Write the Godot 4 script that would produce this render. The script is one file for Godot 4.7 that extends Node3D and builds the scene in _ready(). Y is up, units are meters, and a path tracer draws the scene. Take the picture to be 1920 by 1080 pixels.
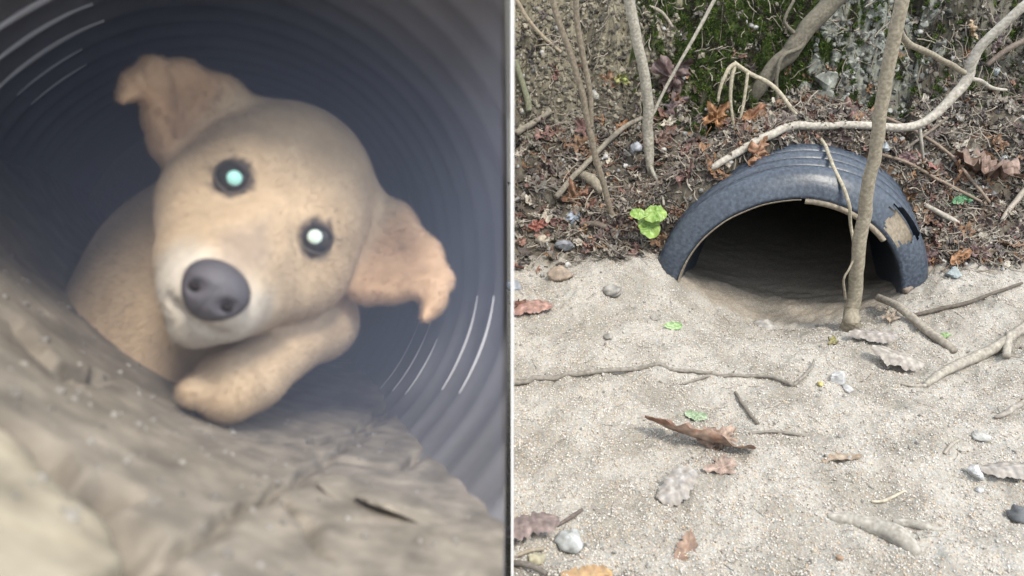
extends Node3D
# Two places side by side, parted by a thin white board: the inside of a drain pipe with a dog,
# and a pipe mouth in a leafy bank above a sandy bed.

const F := 1407.0            # focal length of the photograph in its own pixels
const PITCH := 24.0
const CAM_H := 0.62
const LR := 0.2              # radius of the pipe the dog sits in
const MOUTH := 0.33          # distance of that pipe's mouth
var cp := cos(deg_to_rad(PITCH))
var sp := sin(deg_to_rad(PITCH))
var rng := RandomNumberGenerator.new()
var nz := FastNoiseLite.new()
var nf := FastNoiseLite.new()
var lz := FastNoiseLite.new()
var lf := FastNoiseLite.new()
var ncell := FastNoiseLite.new()
var M := {}
var used := {}

# ---------------------------------------------------------------- mesh collecting
class B:
	var v := PackedVector3Array()
	var n := PackedVector3Array()
	var c := PackedColorArray()
	var i := PackedInt32Array()
	func add(p: Vector3, col: Color) -> int:
		v.append(p); c.append(col)
		return v.size() - 1
	func tri(a: int, b: int, d: int) -> void:
		i.append(a); i.append(b); i.append(d)
	func quad(a: int, b: int, d: int, e: int) -> void:
		i.append(a); i.append(b); i.append(d)
		i.append(a); i.append(d); i.append(e)
	func smooth() -> void:
		n.resize(v.size()); n.fill(Vector3.ZERO)
		for k in range(0, i.size(), 3):
			var a := i[k]; var b := i[k + 1]; var d := i[k + 2]
			var f := (v[d] - v[a]).cross(v[b] - v[a])
			n[a] += f; n[b] += f; n[d] += f
		for k in n.size():
			n[k] = n[k].normalized() if n[k].length_squared() > 1e-24 else Vector3.UP
	func mesh() -> ArrayMesh:
		if n.size() != v.size(): smooth()
		var ar := []; ar.resize(Mesh.ARRAY_MAX)
		ar[Mesh.ARRAY_VERTEX] = v; ar[Mesh.ARRAY_NORMAL] = n; ar[Mesh.ARRAY_COLOR] = c; ar[Mesh.ARRAY_INDEX] = i
		var m := ArrayMesh.new()
		m.add_surface_from_arrays(Mesh.PRIMITIVE_TRIANGLES, ar)
		return m
	# keep only what lies on the -x side of the plane x = lim
	func clip_x(lim: float) -> void:
		if n.size() != v.size(): smooth()
		var old := i; i = PackedInt32Array()
		for k in range(0, old.size(), 3):
			var poly := []
			for e in 3:
				var a := old[k + e]; var b := old[k + (e + 1) % 3]
				var ia := v[a].x <= lim; var ib := v[b].x <= lim
				if ia: poly.append(a)
				if ia != ib:
					var t := (lim - v[a].x) / (v[b].x - v[a].x)
					v.append(v[a].lerp(v[b], t)); n.append(n[a].lerp(n[b], t).normalized()); c.append(c[a].lerp(c[b], t))
					poly.append(v.size() - 1)
			for e in range(1, poly.size() - 1):
				i.append(poly[0]); i.append(poly[e]); i.append(poly[e + 1])

func numbered(called: String) -> String:
	if not used.has(called):
		used[called] = 0
		return called
	used[called] += 1
	return "%s_%03d" % [called, used[called]]

func tag(o: Node, label: String, category := "", group := "", kind := "") -> void:
	if label: o.set_meta("label", label)
	if category: o.set_meta("category", category)
	if group: o.set_meta("group", group)
	if kind: o.set_meta("kind", kind)

func top(called: String, label: String, category: String, at := Vector3.ZERO, group := "", kind := "") -> Node3D:
	var o := Node3D.new()
	o.name = numbered(called); add_child(o); o.position = at
	tag(o, label, category, group, kind)
	return o

func part(called: String, m: Mesh, mat: Material, parent: Node, xf := Transform3D()) -> MeshInstance3D:
	var o := MeshInstance3D.new()
	o.name = called; o.mesh = m; o.material_override = mat; o.transform = xf
	parent.add_child(o, true)
	return o

func one(called: String, m: Mesh, mat: Material, label: String, category: String, group := "", kind := "", xf := Transform3D()) -> MeshInstance3D:
	var o := MeshInstance3D.new()
	o.name = numbered(called); o.mesh = m; o.material_override = mat; o.transform = xf
	add_child(o)
	tag(o, label, category, group, kind)
	return o

func many(called: String, m: Mesh, mat: Material, xfs: Array, cols: Array, label: String, category: String) -> MultiMeshInstance3D:
	var mm := MultiMesh.new()
	mm.transform_format = MultiMesh.TRANSFORM_3D
	mm.use_colors = true
	mm.mesh = m
	mm.instance_count = xfs.size()
	for k in xfs.size():
		mm.set_instance_transform(k, xfs[k]); mm.set_instance_color(k, cols[k])
	var o := MultiMeshInstance3D.new()
	o.name = numbered(called); o.multimesh = mm; o.material_override = mat
	add_child(o)
	tag(o, label, category, "", "stuff")
	return o

# ---------------------------------------------------------------- pixels to rays (directions only)
func ray(px: float, py: float) -> Vector3:      # world direction, camera depth 1
	var x := (px - 960.0) / F
	var y := (540.0 - py) / F
	return Vector3(x, y * cp - sp, -cp - y * sp)

func at_q(px: float, py: float, q: float) -> Vector3:   # the point of that ray q metres in front of the camera foot
	var d := ray(px, py)
	return Vector3(0, CAM_H, 0) + d * (q / -d.z)

func hit(px: float, py: float) -> Vector3:      # where that ray meets the ground or bank
	var d := ray(px, py)
	var t := 0.5
	var o := Vector3(0, CAM_H, 0)
	while t < 3.2:
		var p := o + d * t
		if p.y < terH(p.x, -p.z): break
		t += 0.012
	var lo := t - 0.012
	for k in 8:
		var m := (lo + t) * 0.5
		var p := o + d * m
		if p.y < terH(p.x, -p.z): t = m
		else: lo = m
	return o + d * t

func depth_of(p: Vector3) -> float:
	return -p.z * cp + (CAM_H - p.y) * sp

# ---------------------------------------------------------------- the ground of the stream bed and bank
const PX := 0.553
const PQ := 1.379
const PYAW := 20.0           # heading of the buried pipe
const FYAW := 7.0            # heading of its squashed, skewed mouth
var fcs := cos(deg_to_rad(FYAW))
var fsn := sin(deg_to_rad(FYAW))
var pcs := cos(deg_to_rad(PYAW))
var psn := sin(deg_to_rad(PYAW))

func sandH(x: float, q: float) -> float:
	var dx := x - PX
	var dq := q - PQ
	var al := (dx * fsn + dq * fcs) / (psn * fsn + pcs * fcs)
	var la := (dx - al * psn) / fcs
	var h := nz.get_noise_2d(x * 2.6, q * 2.6) * 0.018 + nz.get_noise_2d(x * 8.0 + 40.0, q * 8.0) * 0.010 + nz.get_noise_2d(x * 24.0, q * 24.0 + 9.0) * 0.0060
	h += nf.get_noise_2d(x * 80.0, q * 80.0) * 0.0020
	var front := smoothstep(-0.28, -0.02, al)
	h += -0.075 * exp(-pow(la / 0.17, 2.0)) * front
	h += 0.05 * exp(-pow((la + 0.31) / 0.12, 2.0)) * smoothstep(-0.3, 0.02, al)
	h += 0.03 * exp(-pow((la - 0.34) / 0.14, 2.0)) * smoothstep(-0.25, 0.02, al)
	h += 0.05 * smoothstep(0.75, 1.25, x) * smoothstep(0.8, 1.4, q)
	if al > 0.0 and absf(la) < 0.24:
		h = lerpf(h, h * 0.15 - 0.065, smoothstep(0.0, 0.3, al))
	return h

func terH(x: float, q: float) -> float:
	var h := sandH(x, q)
	if q < 1.25: return h
	var dx := x - PX
	var dq := q - PQ
	var al := (dx * fsn + dq * fcs) / (psn * fsn + pcs * fcs)
	var la := (dx - al * psn) / fcs
	var q0 := lerpf(1.47, 1.40, smoothstep(0.3, 0.9, x)) + nz.get_noise_2d(x * 6.0, 77.0) * 0.05
	var d := q - q0
	if d > 0.0:
		var w := smoothstep(0.0, 0.1, d)
		h = lerpf(h, h * 0.5, w)
		h += 0.62 * minf(d, 0.42) + w * (nf.get_noise_2d(x * 22.0, q * 22.0) * 0.012 + nf.get_noise_2d(x * 60.0, q * 60.0) * 0.005)
		var e := q - 1.86 - nz.get_noise_2d(x * 5.0, 31.0) * 0.06
		if e > 0.0:
			var we := smoothstep(0.0, 0.06, e)
			h += minf(e, 0.4) * 1.9 + we * (nz.get_noise_2d(x * 5.0, q * 9.0) * 0.06 + nf.get_noise_2d(x * 18.0, q * 22.0) * 0.03 + nf.get_noise_2d(x * 55.0, q * 60.0) * 0.012)
			if e > 0.4: h += (e - 0.4) * 0.3
	if al < 0.056: return h
	var cover := 0.056 + 0.10 * smoothstep(-0.22, 0.0, la)
	var mo := 0.295 * exp(-pow(la / 0.37, 2.0)) * smoothstep(cover, cover + 0.08, al) + smoothstep(0.1, 0.2, al) * nf.get_noise_2d(x * 25.0, q * 25.0) * 0.01
	return maxf(h, mo)

func in_pipe(p: Vector3, pad := 0.0) -> bool:
	var dx := p.x - PX
	var dq := -p.z - PQ
	var al := (dx * fsn + dq * fcs) / (psn * fsn + pcs * fcs)
	var la := (dx - al * psn) / fcs
	return al > -0.012 and al < 1.7 and la * la + (p.y + 0.02) * (p.y + 0.02) < pow(0.262 + pad, 2.0)

func terN(x: float, q: float) -> Vector3:
	var e := 0.012
	var hx := terH(x + e, q) - terH(x - e, q)
	var hq := terH(x, q + e) - terH(x, q - e)
	return Vector3(-hx / (2 * e), 1.0, hq / (2 * e)).normalized()

# ---------------------------------------------------------------- materials
func mat(nm: String, col: Color, rough := 0.8) -> StandardMaterial3D:
	var m := StandardMaterial3D.new()
	m.resource_name = nm
	m.albedo_color = col.linear_to_srgb()
	m.roughness = rough
	return m

func noise_tex(sz: int, freq: float, lo: Color, hi: Color, oct := 4, kind := FastNoiseLite.TYPE_SIMPLEX_SMOOTH, sd := 1) -> ImageTexture:
	var n := FastNoiseLite.new()
	n.seed = sd; n.noise_type = kind; n.frequency = freq
	n.fractal_octaves = oct
	var src := n.get_seamless_image(sz, sz)
	var im := Image.create(sz, sz, false, Image.FORMAT_RGB8)
	for y in sz:
		for x in sz:
			im.set_pixel(x, y, lo.lerp(hi, src.get_pixel(x, y).r))
	return ImageTexture.create_from_image(im)

func grain_tex(sz: int, sd: int, lo: float, hi: float) -> ImageTexture:
	# fine grit: white noise at two sizes with tinted grains
	var r := RandomNumberGenerator.new(); r.seed = sd
	var im := Image.create(sz, sz, false, Image.FORMAT_RGB8)
	var half := PackedFloat32Array(); half.resize((sz / 2) * (sz / 2))
	for k in half.size(): half[k] = r.randf()
	var quart := PackedFloat32Array(); quart.resize((sz / 4) * (sz / 4))
	for k in quart.size(): quart[k] = r.randf()
	for y in sz:
		for x in sz:
			var a := r.randf() * 0.25 + half[(y / 2) * (sz / 2) + x / 2] * 0.45 + quart[(y / 4) * (sz / 4) + x / 4] * 0.3
			a = lo + (hi - lo) * a
			var w := (quart[((y / 4 + 3) % (sz / 4)) * (sz / 4) + x / 4] - 0.5) * 0.06
			im.set_pixel(x, y, Color(clampf(a + w, 0, 1), a, clampf(a - w, 0, 1)))
	return ImageTexture.create_from_image(im)

func tri_map(m: StandardMaterial3D, tex: Texture2D, per_metre: float, bump: Texture2D = null, depth_cm := 0.1) -> StandardMaterial3D:
	m.uv1_triplanar = true
	m.uv1_world_triplanar = true
	m.uv1_scale = Vector3.ONE * per_metre
	if tex: m.albedo_texture = tex
	if bump:
		m.heightmap_enabled = true; m.heightmap_texture = bump; m.heightmap_scale = depth_cm
	return m

func make_materials() -> void:
	var grain := grain_tex(512, 5, 0.55, 1.0)
	var grain2 := grain_tex(256, 6, 0.35, 1.0)
	var cloudy := noise_tex(256, 0.012, Color(0.55, 0.55, 0.55), Color(1, 1, 1), 5, FastNoiseLite.TYPE_SIMPLEX_SMOOTH, 3)
	var bark := noise_tex(256, 0.03, Color(0.62, 0.60, 0.58), Color(1, 1, 1), 5, FastNoiseLite.TYPE_SIMPLEX_SMOOTH, 8)
	var scuff := noise_tex(512, 0.02, Color(0.45, 0.46, 0.48), Color(1.0, 0.98, 0.95), 6, FastNoiseLite.TYPE_SIMPLEX, 12)
	M.ground = tri_map(mat("ground", Color(1, 1, 1), 0.95), grain, 3.3, grain, 0.12)
	M.ground.vertex_color_use_as_albedo = true
	M.ground.metallic_specular = 0.2
	M.litter = mat("leaf litter", Color(1, 1, 1), 0.75)
	M.litter.vertex_color_use_as_albedo = true
	tri_map(M.litter, cloudy, 14.0)
	M.leaf = mat("leaf", Color(1, 1, 1), 0.6)
	M.leaf.vertex_color_use_as_albedo = true
	tri_map(M.leaf, cloudy, 22.0, bark, 0.06)
	M.green = mat("green leaf", Color(1, 1, 1), 0.45)
	M.green.vertex_color_use_as_albedo = true
	M.green.backlight_enabled = true
	M.green.backlight = Color(0.10, 0.14, 0.03)
	M.bark = mat("bark", Color(1, 1, 1), 0.85)
	M.bark.vertex_color_use_as_albedo = true
	tri_map(M.bark, bark, 16.0, bark, 0.07)
	M.stone = mat("stone", Color(1, 1, 1), 0.7)
	M.stone.vertex_color_use_as_albedo = true
	tri_map(M.stone, cloudy, 18.0, grain2, 0.05)
	M.grit = mat("grit", Color(1, 1, 1), 0.8)
	M.grit.vertex_color_use_as_albedo = true
	M.moss = mat("moss", Color(1, 1, 1), 0.9)
	M.moss.vertex_color_use_as_albedo = true
	M.pipe = mat("black plastic", Color(0.075, 0.099, 0.14), 0.38)
	tri_map(M.pipe, scuff, 9.0, scuff, 0.05)
	M.pipe_in = M.pipe
	M.liner = mat("pale torn liner", Color(0.36, 0.31, 0.24), 0.8)
	tri_map(M.liner, bark, 12.0, bark, 0.1)
	M.gap = tri_map(mat("dirt in the gap", Color(0.30, 0.26, 0.20), 0.9), bark, 14.0, bark, 0.1)
	M.wall_in = mat("dusty plastic", Color(0.26, 0.262, 0.285), 0.5)
	tri_map(M.wall_in, noise_tex(256, 0.01, Color(0.7, 0.68, 0.66), Color(1, 1, 1), 4, FastNoiseLite.TYPE_SIMPLEX_SMOOTH, 21), 3.0)
	M.painted_glint = mat("worn plastic", Color(0.55, 0.55, 0.58), 0.5)  # pale colour standing in for light glinting on the ribs
	M.sand_in = tri_map(mat("pipe sand", Color(1, 1, 1), 0.95), cloudy, 9.0, grain, 0.1)
	M.sand_in.vertex_color_use_as_albedo = true
	M.coat = mat("short fur", Color(1, 1, 1), 0.85)
	M.coat.vertex_color_use_as_albedo = true
	M.coat.rim_enabled = true; M.coat.rim = 0.35; M.coat.rim_tint = 0.6
	tri_map(M.coat, noise_tex(256, 0.02, Color(0.86, 0.85, 0.84), Color(1, 1, 1), 5, FastNoiseLite.TYPE_SIMPLEX_SMOOTH, 33), 8.0)
	M.nose = mat("nose leather", Color(0.085, 0.08, 0.095), 0.45)
	tri_map(M.nose, null, 40.0, grain2, 0.08)
	M.nostril = mat("nostril", Color(0.03, 0.027, 0.03), 0.95)
	M.nostril.metallic_specular = 0.1
	M.lid = mat("eyelid skin", Color(0.06, 0.048, 0.042), 0.7)
	M.eye = mat("eye", Color(0.03, 0.03, 0.032), 0.12)
	M.shine_a = mat("teal tapetum", Color(0.36, 0.72, 0.66), 0.4)  # reflected light in the eyes, put into a plain colour
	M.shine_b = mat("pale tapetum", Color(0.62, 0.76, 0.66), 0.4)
	M.board = mat("white paint", Color(0.82, 0.82, 0.82), 0.6)

# ---------------------------------------------------------------- shapes
func tube(b: B, pts: Array, rad: Array, sides: int, col: Color, wob := 0.0, cap := true) -> void:
	var n := pts.size()
	var up := Vector3(0.13, 0.9, 0.4).normalized()
	var rings := []
	for k in n:
		var dir: Vector3 = (pts[mini(k + 1, n - 1)] - pts[maxi(k - 1, 0)]).normalized()
		var sx := dir.cross(up)
		if sx.length() < 0.05: sx = dir.cross(Vector3(1, 0, 0.2))
		sx = sx.normalized()
		var sy := dir.cross(sx).normalized()
		var ring := []
		for s in sides:
			var a := TAU * s / sides
			var r: float = rad[k]
			var p: Vector3 = pts[k]
			if wob > 0.0: r *= 1.0 + wob * nf.get_noise_3d(p.x * 25.0 + cos(a), p.y * 25.0 + sin(a), p.z * 25.0)
			var tone := 1.0 + 0.25 * nf.get_noise_3d(p.x * 60.0 + cos(a) * 4.0, p.y * 60.0 + sin(a) * 4.0, p.z * 60.0 + 7.0)
			ring.append(b.add(p + (sx * cos(a) + sy * sin(a)) * r, Color(col.r * tone, col.g * tone, col.b * tone)))
		rings.append(ring)
	for k in n - 1:
		for s in sides:
			var t := (s + 1) % sides
			b.quad(rings[k][s], rings[k + 1][s], rings[k + 1][t], rings[k][t])
	if cap:
		for e in [0, n - 1]:
			var c := b.add(pts[e], col)
			for s in sides:
				var t := (s + 1) % sides
				if e == 0: b.tri(c, rings[e][s], rings[e][t])
				else: b.tri(c, rings[e][t], rings[e][s])

# smooth path through knots [point, radius] resampled
func path(knots: Array, step: float) -> Array:
	var pts := []; var rad := []
	var n := knots.size()
	for k in n - 1:
		var p0: Vector3 = knots[maxi(k - 1, 0)][0]; var p1: Vector3 = knots[k][0]
		var p2: Vector3 = knots[k + 1][0]; var p3: Vector3 = knots[mini(k + 2, n - 1)][0]
		var m := maxi(2, int(ceil(p1.distance_to(p2) / step)))
		for e in m:
			var t := float(e) / m
			pts.append(p1.cubic_interpolate(p2, p0, p3, t))
			rad.append(lerpf(knots[k][1], knots[k + 1][1], t))
	pts.append(knots[n - 1][0]); rad.append(knots[n - 1][1])
	return [pts, rad]

func pebble_mesh(sd: int, flat: float, sub := 1) -> ArrayMesh:
	var s := SphereMesh.new()
	s.radius = 0.5; s.height = 1.0
	s.radial_segments = 9 if sub == 1 else 16; s.rings = 5 if sub == 1 else 10
	var ar := s.get_mesh_arrays()
	var b := B.new()
	var vs: PackedVector3Array = ar[Mesh.ARRAY_VERTEX]
	for p in vs:
		var k := 1.0 + 0.45 * lz.get_noise_3d(p.x * 1.6 * 10.0 + sd * 13.0, p.y * 16.0, p.z * 16.0) + 0.2 * lf.get_noise_3d(p.x * 20.0, p.y * 20.0 + sd * 5.0, p.z * 20.0)
		b.add(Vector3(p.x, p.y * flat, p.z) * k, Color.WHITE)
	b.i = ar[Mesh.ARRAY_INDEX]
	b.smooth()
	return b.mesh()

func rock_mesh(sd: int, flat: float) -> ArrayMesh:     # angular stone: sphere cut by random planes
	var r := RandomNumberGenerator.new(); r.seed = sd
	var planes := []
	for k in 11:
		planes.append([Vector3(r.randf_range(-1, 1), r.randf_range(-1, 1), r.randf_range(-1, 1)).normalized(), r.randf_range(0.2, 0.38)])
	var s := SphereMesh.new(); s.radius = 0.5; s.height = 1.0; s.radial_segments = 14; s.rings = 8
	var ar := s.get_mesh_arrays()
	var b := B.new()
	for p in ar[Mesh.ARRAY_VERTEX]:
		var d: Vector3 = p.normalized()
		var t := 0.5
		for pl in planes:
			var c: float = d.dot(pl[0])
			if c > 0.05: t = minf(t, pl[1] / c)
		t *= 1.0 + 0.08 * lf.get_noise_3d(d.x * 30.0, d.y * 30.0 + sd, d.z * 30.0)
		b.add(Vector3(d.x, d.y * flat, d.z) * t, Color.WHITE)
	var fl := B.new()
	for k in ar[Mesh.ARRAY_INDEX]: fl.i.append(fl.add(b.v[k], Color.WHITE))
	fl.smooth()
	return fl.mesh()

# a leaf lying in its own x-z plane, about one unit long along x; kinds: ovate, maple, torn
func leaf_mesh(kind: String, sd: int, curl: float, fold: float, col: Color, rim_col: Color, rings := 6, segs := 44) -> ArrayMesh:
	var r := RandomNumberGenerator.new(); r.seed = sd
	var b := B.new()
	var ph := r.randf() * 10.0
	var out := []
	for s in segs:
		var a := TAU * s / segs
		var rr := 0.5
		if kind == "maple":
			rr = (0.28 + 0.21 * pow(absf(cos(a * 2.5)), 1.9)) * (1.0 + 0.25 * lf.get_noise_2d(cos(a) * 9.0 + sd, sin(a) * 9.0)) + 0.035 * sin(a * 17.0 + ph) + 0.02 * sin(a * 29.0)
			if absf(a - PI) < 0.35: rr *= 0.7
		elif kind == "torn":
			rr = 0.36 + 0.26 * lf.get_noise_2d(cos(a) * 11.0 + sd * 3.0, sin(a) * 11.0) + 0.07 * lf.get_noise_2d(cos(a) * 32.0, sin(a) * 32.0 + sd * 7.0)
			rr *= sqrt(pow(cos(a), 2.0) + 0.45 * pow(sin(a), 2.0))
		else:
			var ca := cos(a)
			rr = 0.5 / sqrt(pow(ca, 2.0) + pow(sin(a) / 0.46, 2.0))
			rr *= 1.0 + 0.03 * lf.get_noise_2d(ca * 30.0 + sd, sin(a) * 30.0)
		out.append(Vector2(cos(a), sin(a)) * rr)
	var idx := []
	var c0 := b.add(Vector3.ZERO, col)
	for k in range(1, rings + 1):
		var ring := []
		for s in segs:
			var o: Vector2 = out[s] * (float(k) / rings)
			var y := curl * (o.x * o.x * 1.6 + o.y * o.y * 0.4) + fold * absf(o.y)
			y += 0.13 * absf(absf(curl) + 0.3) * lf.get_noise_2d(o.x * 45.0 + sd * 11.0, o.y * 45.0) * 2.0
			y += 0.02 * lf.get_noise_2d(o.x * 120.0, o.y * 120.0 + sd)
			var vein := 1.0
			if kind == "maple":
				var aa := fposmod(atan2(o.y, o.x) + PI / 5.0 * 0.0, TAU / 5.0)
				var dv := minf(aa, TAU / 5.0 - aa) * o.length()
				if dv < 0.016: vein = 1.35; y += 0.012
			elif absf(o.y) < 0.02: vein = 1.3; y += 0.012
			var cc := col.lerp(rim_col, clampf(0.5 + 1.3 * lf.get_noise_2d(o.x * 16.0 + sd * 5.0, o.y * 16.0), 0.0, 1.0))
			ring.append(b.add(Vector3(o.x, y, o.y), Color(cc.r * vein, cc.g * vein, cc.b * vein)))
		idx.append(ring)
	for s in segs:
		var t := (s + 1) % segs
		b.tri(c0, idx[0][s], idx[0][t])
		for k in rings - 1:
			b.quad(idx[k][s], idx[k + 1][s], idx[k + 1][t], idx[k][t])
	if kind != "torn":   # stalk
		var st := B.new()
		tube(st, [Vector3(-0.3, 0.0, 0), Vector3(-0.55, 0.01, 0.02), Vector3(-0.8, 0.03, 0.06)], [0.014, 0.012, 0.01], 5, rim_col)
		var off := b.v.size()
		b.v.append_array(st.v); b.c.append_array(st.c)
		for k in st.i: b.i.append(k + off)
	b.smooth()
	return b.mesh()

# a dry leaf rolled about its length: x along it, the roll opens upwards
func scroll_mesh(sd: int, wide: float, turn: float, bend: float, col: Color, under: Color) -> ArrayMesh:
	var b := B.new()
	var n := 40; var m := 14
	for j in n + 1:
		var t := j / float(n)
		var hw := wide * pow(sin(PI * clampf(t * 0.94 + 0.03, 0, 1)), 0.55) * (1.0 + 0.35 * lf.get_noise_2d(t * 60.0, sd * 7.0))
		var tw := turn * (0.6 + 0.9 * lf.get_noise_2d(t * 22.0, sd * 3.0 + 40.0))
		for i in m + 1:
			var c := i / float(m) * 2.0 - 1.0
			var a := c * tw
			var rr := hw / maxf(absf(tw), 0.15)
			var jag := 1.0 + (0.12 * lf.get_noise_2d(t * 150.0, c * 3.0 + sd) if absf(c) > 0.85 else 0.0)
			var p := Vector3(t - 0.5, (1.0 - cos(a)) * rr + bend * pow(t - 0.5, 2.0) * 2.0, sin(a) * rr * jag + 0.06 * sin(t * 5.0 + sd))
			p.y += 0.012 * lf.get_noise_2d(t * 90.0, c * 12.0 + sd)
			var cc := col.lerp(under, clampf(0.45 + 1.2 * lf.get_noise_2d(t * 40.0 + sd, c * 9.0), 0, 1))
			if absf(c) < 0.08: cc = cc * 1.25
			b.add(p, cc)
	for j in n:
		for i in m: b.quad(j * (m + 1) + i, (j + 1) * (m + 1) + i, (j + 1) * (m + 1) + i + 1, j * (m + 1) + i + 1)
	b.smooth()
	return b.mesh()

func basis_on(nrm: Vector3, yaw: float, tilt := 0.0, roll := 0.0) -> Basis:
	var y := nrm.normalized()
	var x := y.cross(Vector3(0, 0, 1))
	if x.length() < 0.1: x = y.cross(Vector3(1, 0, 0))
	x = x.normalized()
	var z := x.cross(y)
	return Basis(x, y, z) * Basis(Vector3.UP, yaw) * Basis(Vector3.RIGHT, tilt) * Basis(Vector3(0, 0, 1), roll)

func _ready() -> void:
	rng.seed = 20
	nz.seed = 4; nz.noise_type = FastNoiseLite.TYPE_SIMPLEX_SMOOTH; nz.frequency = 1.0; nz.fractal_octaves = 3
	nf.seed = 9; nf.noise_type = FastNoiseLite.TYPE_SIMPLEX_SMOOTH; nf.frequency = 1.0; nf.fractal_octaves = 2
	lz.seed = 4; lz.noise_type = FastNoiseLite.TYPE_SIMPLEX_SMOOTH; lz.frequency = 0.1; lz.fractal_octaves = 3
	lf.seed = 9; lf.noise_type = FastNoiseLite.TYPE_SIMPLEX_SMOOTH; lf.frequency = 0.1; lf.fractal_octaves = 2
	ncell.seed = 3; ncell.noise_type = FastNoiseLite.TYPE_CELLULAR; ncell.frequency = 0.1
	# camera
	var cam := Camera3D.new()
	cam.name = "camera"
	add_child(cam)
	cam.position = Vector3(0, CAM_H, 0)
	cam.rotation_degrees = Vector3(-PITCH, 0, 0)
	var at := CameraAttributesPhysical.new()
	at.frustum_focal_length = 45.6
	at.frustum_focus_distance = 1.3
	at.exposure_aperture = 11.0
	at.frustum_near = 0.02
	at.frustum_far = 400.0
	cam.attributes = at
	cam.fov = 42.0
	cam.near = 0.02
	cam.far = 400.0
	cam.current = true
	# sky, sun, exposure: an overcast day
	var env := Environment.new()
	env.background_mode = Environment.BG_SKY
	var sm := ProceduralSkyMaterial.new()
	sm.sky_top_color = Color(0.80, 0.83, 0.87)
	sm.sky_horizon_color = Color(0.74, 0.77, 0.80)
	sm.ground_horizon_color = Color(0.45, 0.44, 0.42)
	sm.ground_bottom_color = Color(0.35, 0.34, 0.32)
	var sky := Sky.new()
	sky.sky_material = sm
	env.sky = sky
	env.tonemap_mode = Environment.TONE_MAPPER_LINEAR
	env.tonemap_exposure = 3.3
	env.volumetric_fog_enabled = true; env.volumetric_fog_density = 0.0
	env.sdfgi_enabled = true; env.ssao_enabled = true; env.ssil_enabled = true
	var we := WorldEnvironment.new()
	we.name = "world"
	we.environment = env
	add_child(we)
	var sun := DirectionalLight3D.new()
	sun.name = "sun"
	sun.light_energy = 0.45
	sun.light_angular_distance = 14.0
	sun.light_color = Color(1.0, 0.97, 0.92)
	sun.shadow_enabled = true
	sun.rotation_degrees = Vector3(-58, 35, 0)
	add_child(sun)
	make_materials()
	build_ground()
	build_board()
	build_den()
	build_dog()
	build_culvert()
	build_bank()
	build_branches()
	build_leaves()
	build_stones()
	build_scatter()

# ================================================================ ground
func ground_color(x: float, q: float, h: float) -> Color:
	var n := nz.get_noise_2d(x * 8.0, q * 8.0)
	var sand := Color(0.51, 0.48, 0.43).lerp(Color(0.38, 0.35, 0.305), clampf(0.45 + n * 1.6, 0, 1))
	var q0 := lerpf(1.47, 1.40, smoothstep(0.3, 0.9, x)) + nz.get_noise_2d(x * 6.0, 77.0) * 0.05
	var d := q - q0 + nf.get_noise_2d(x * 25.0, q * 25.0) * 0.06
	var dx := x - PX
	var dq := q - PQ
	var al := (dx * fsn + dq * fcs) / (psn * fsn + pcs * fcs)
	if absf((dx - al * psn) / fcs) < 0.26: d = minf(d, al - 0.03)
	if h > 0.055 and al > 0.0: d = 0.1
	var soil := Color(0.11, 0.095, 0.075).lerp(Color(0.21, 0.185, 0.15), clampf(0.5 + nf.get_noise_2d(x * 40.0, q * 40.0), 0, 1))
	var c := sand.lerp(soil, smoothstep(-0.01, 0.05, d))
	var e := q - 1.86
	if e > 0.0 and d > 0.05:
		var w := clampf(e / 0.05, 0, 1)
		var wallc := Color(0.15, 0.135, 0.105)
		var k := x + nf.get_noise_2d(x * 14.0, q * 20.0) * 0.12
		if k < 0.36: wallc = Color(0.29, 0.26, 0.19)
		elif k < 0.79: wallc = Color(0.06, 0.08, 0.028)
		elif k < 1.0: wallc = Color(0.26, 0.27, 0.23)
		elif k < 1.14: wallc = Color(0.07, 0.065, 0.05)
		else: wallc = Color(0.17, 0.16, 0.13)
		var t := 0.6 + 0.8 * clampf(0.5 + nf.get_noise_3d(x * 50.0, h * 60.0, q * 50.0), 0, 1)
		c = c.lerp(Color(wallc.r * t, wallc.g * t, wallc.b * t), w)
	return c

func axis_steps(lo: float, fine_lo: float, fine_hi: float, hi: float, fine: float, coarse: float) -> PackedFloat32Array:
	var a := PackedFloat32Array()
	var t := lo
	while t < hi:
		a.append(t)
		t += fine if t >= fine_lo and t < fine_hi else coarse
	a.append(hi)
	return a

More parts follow.
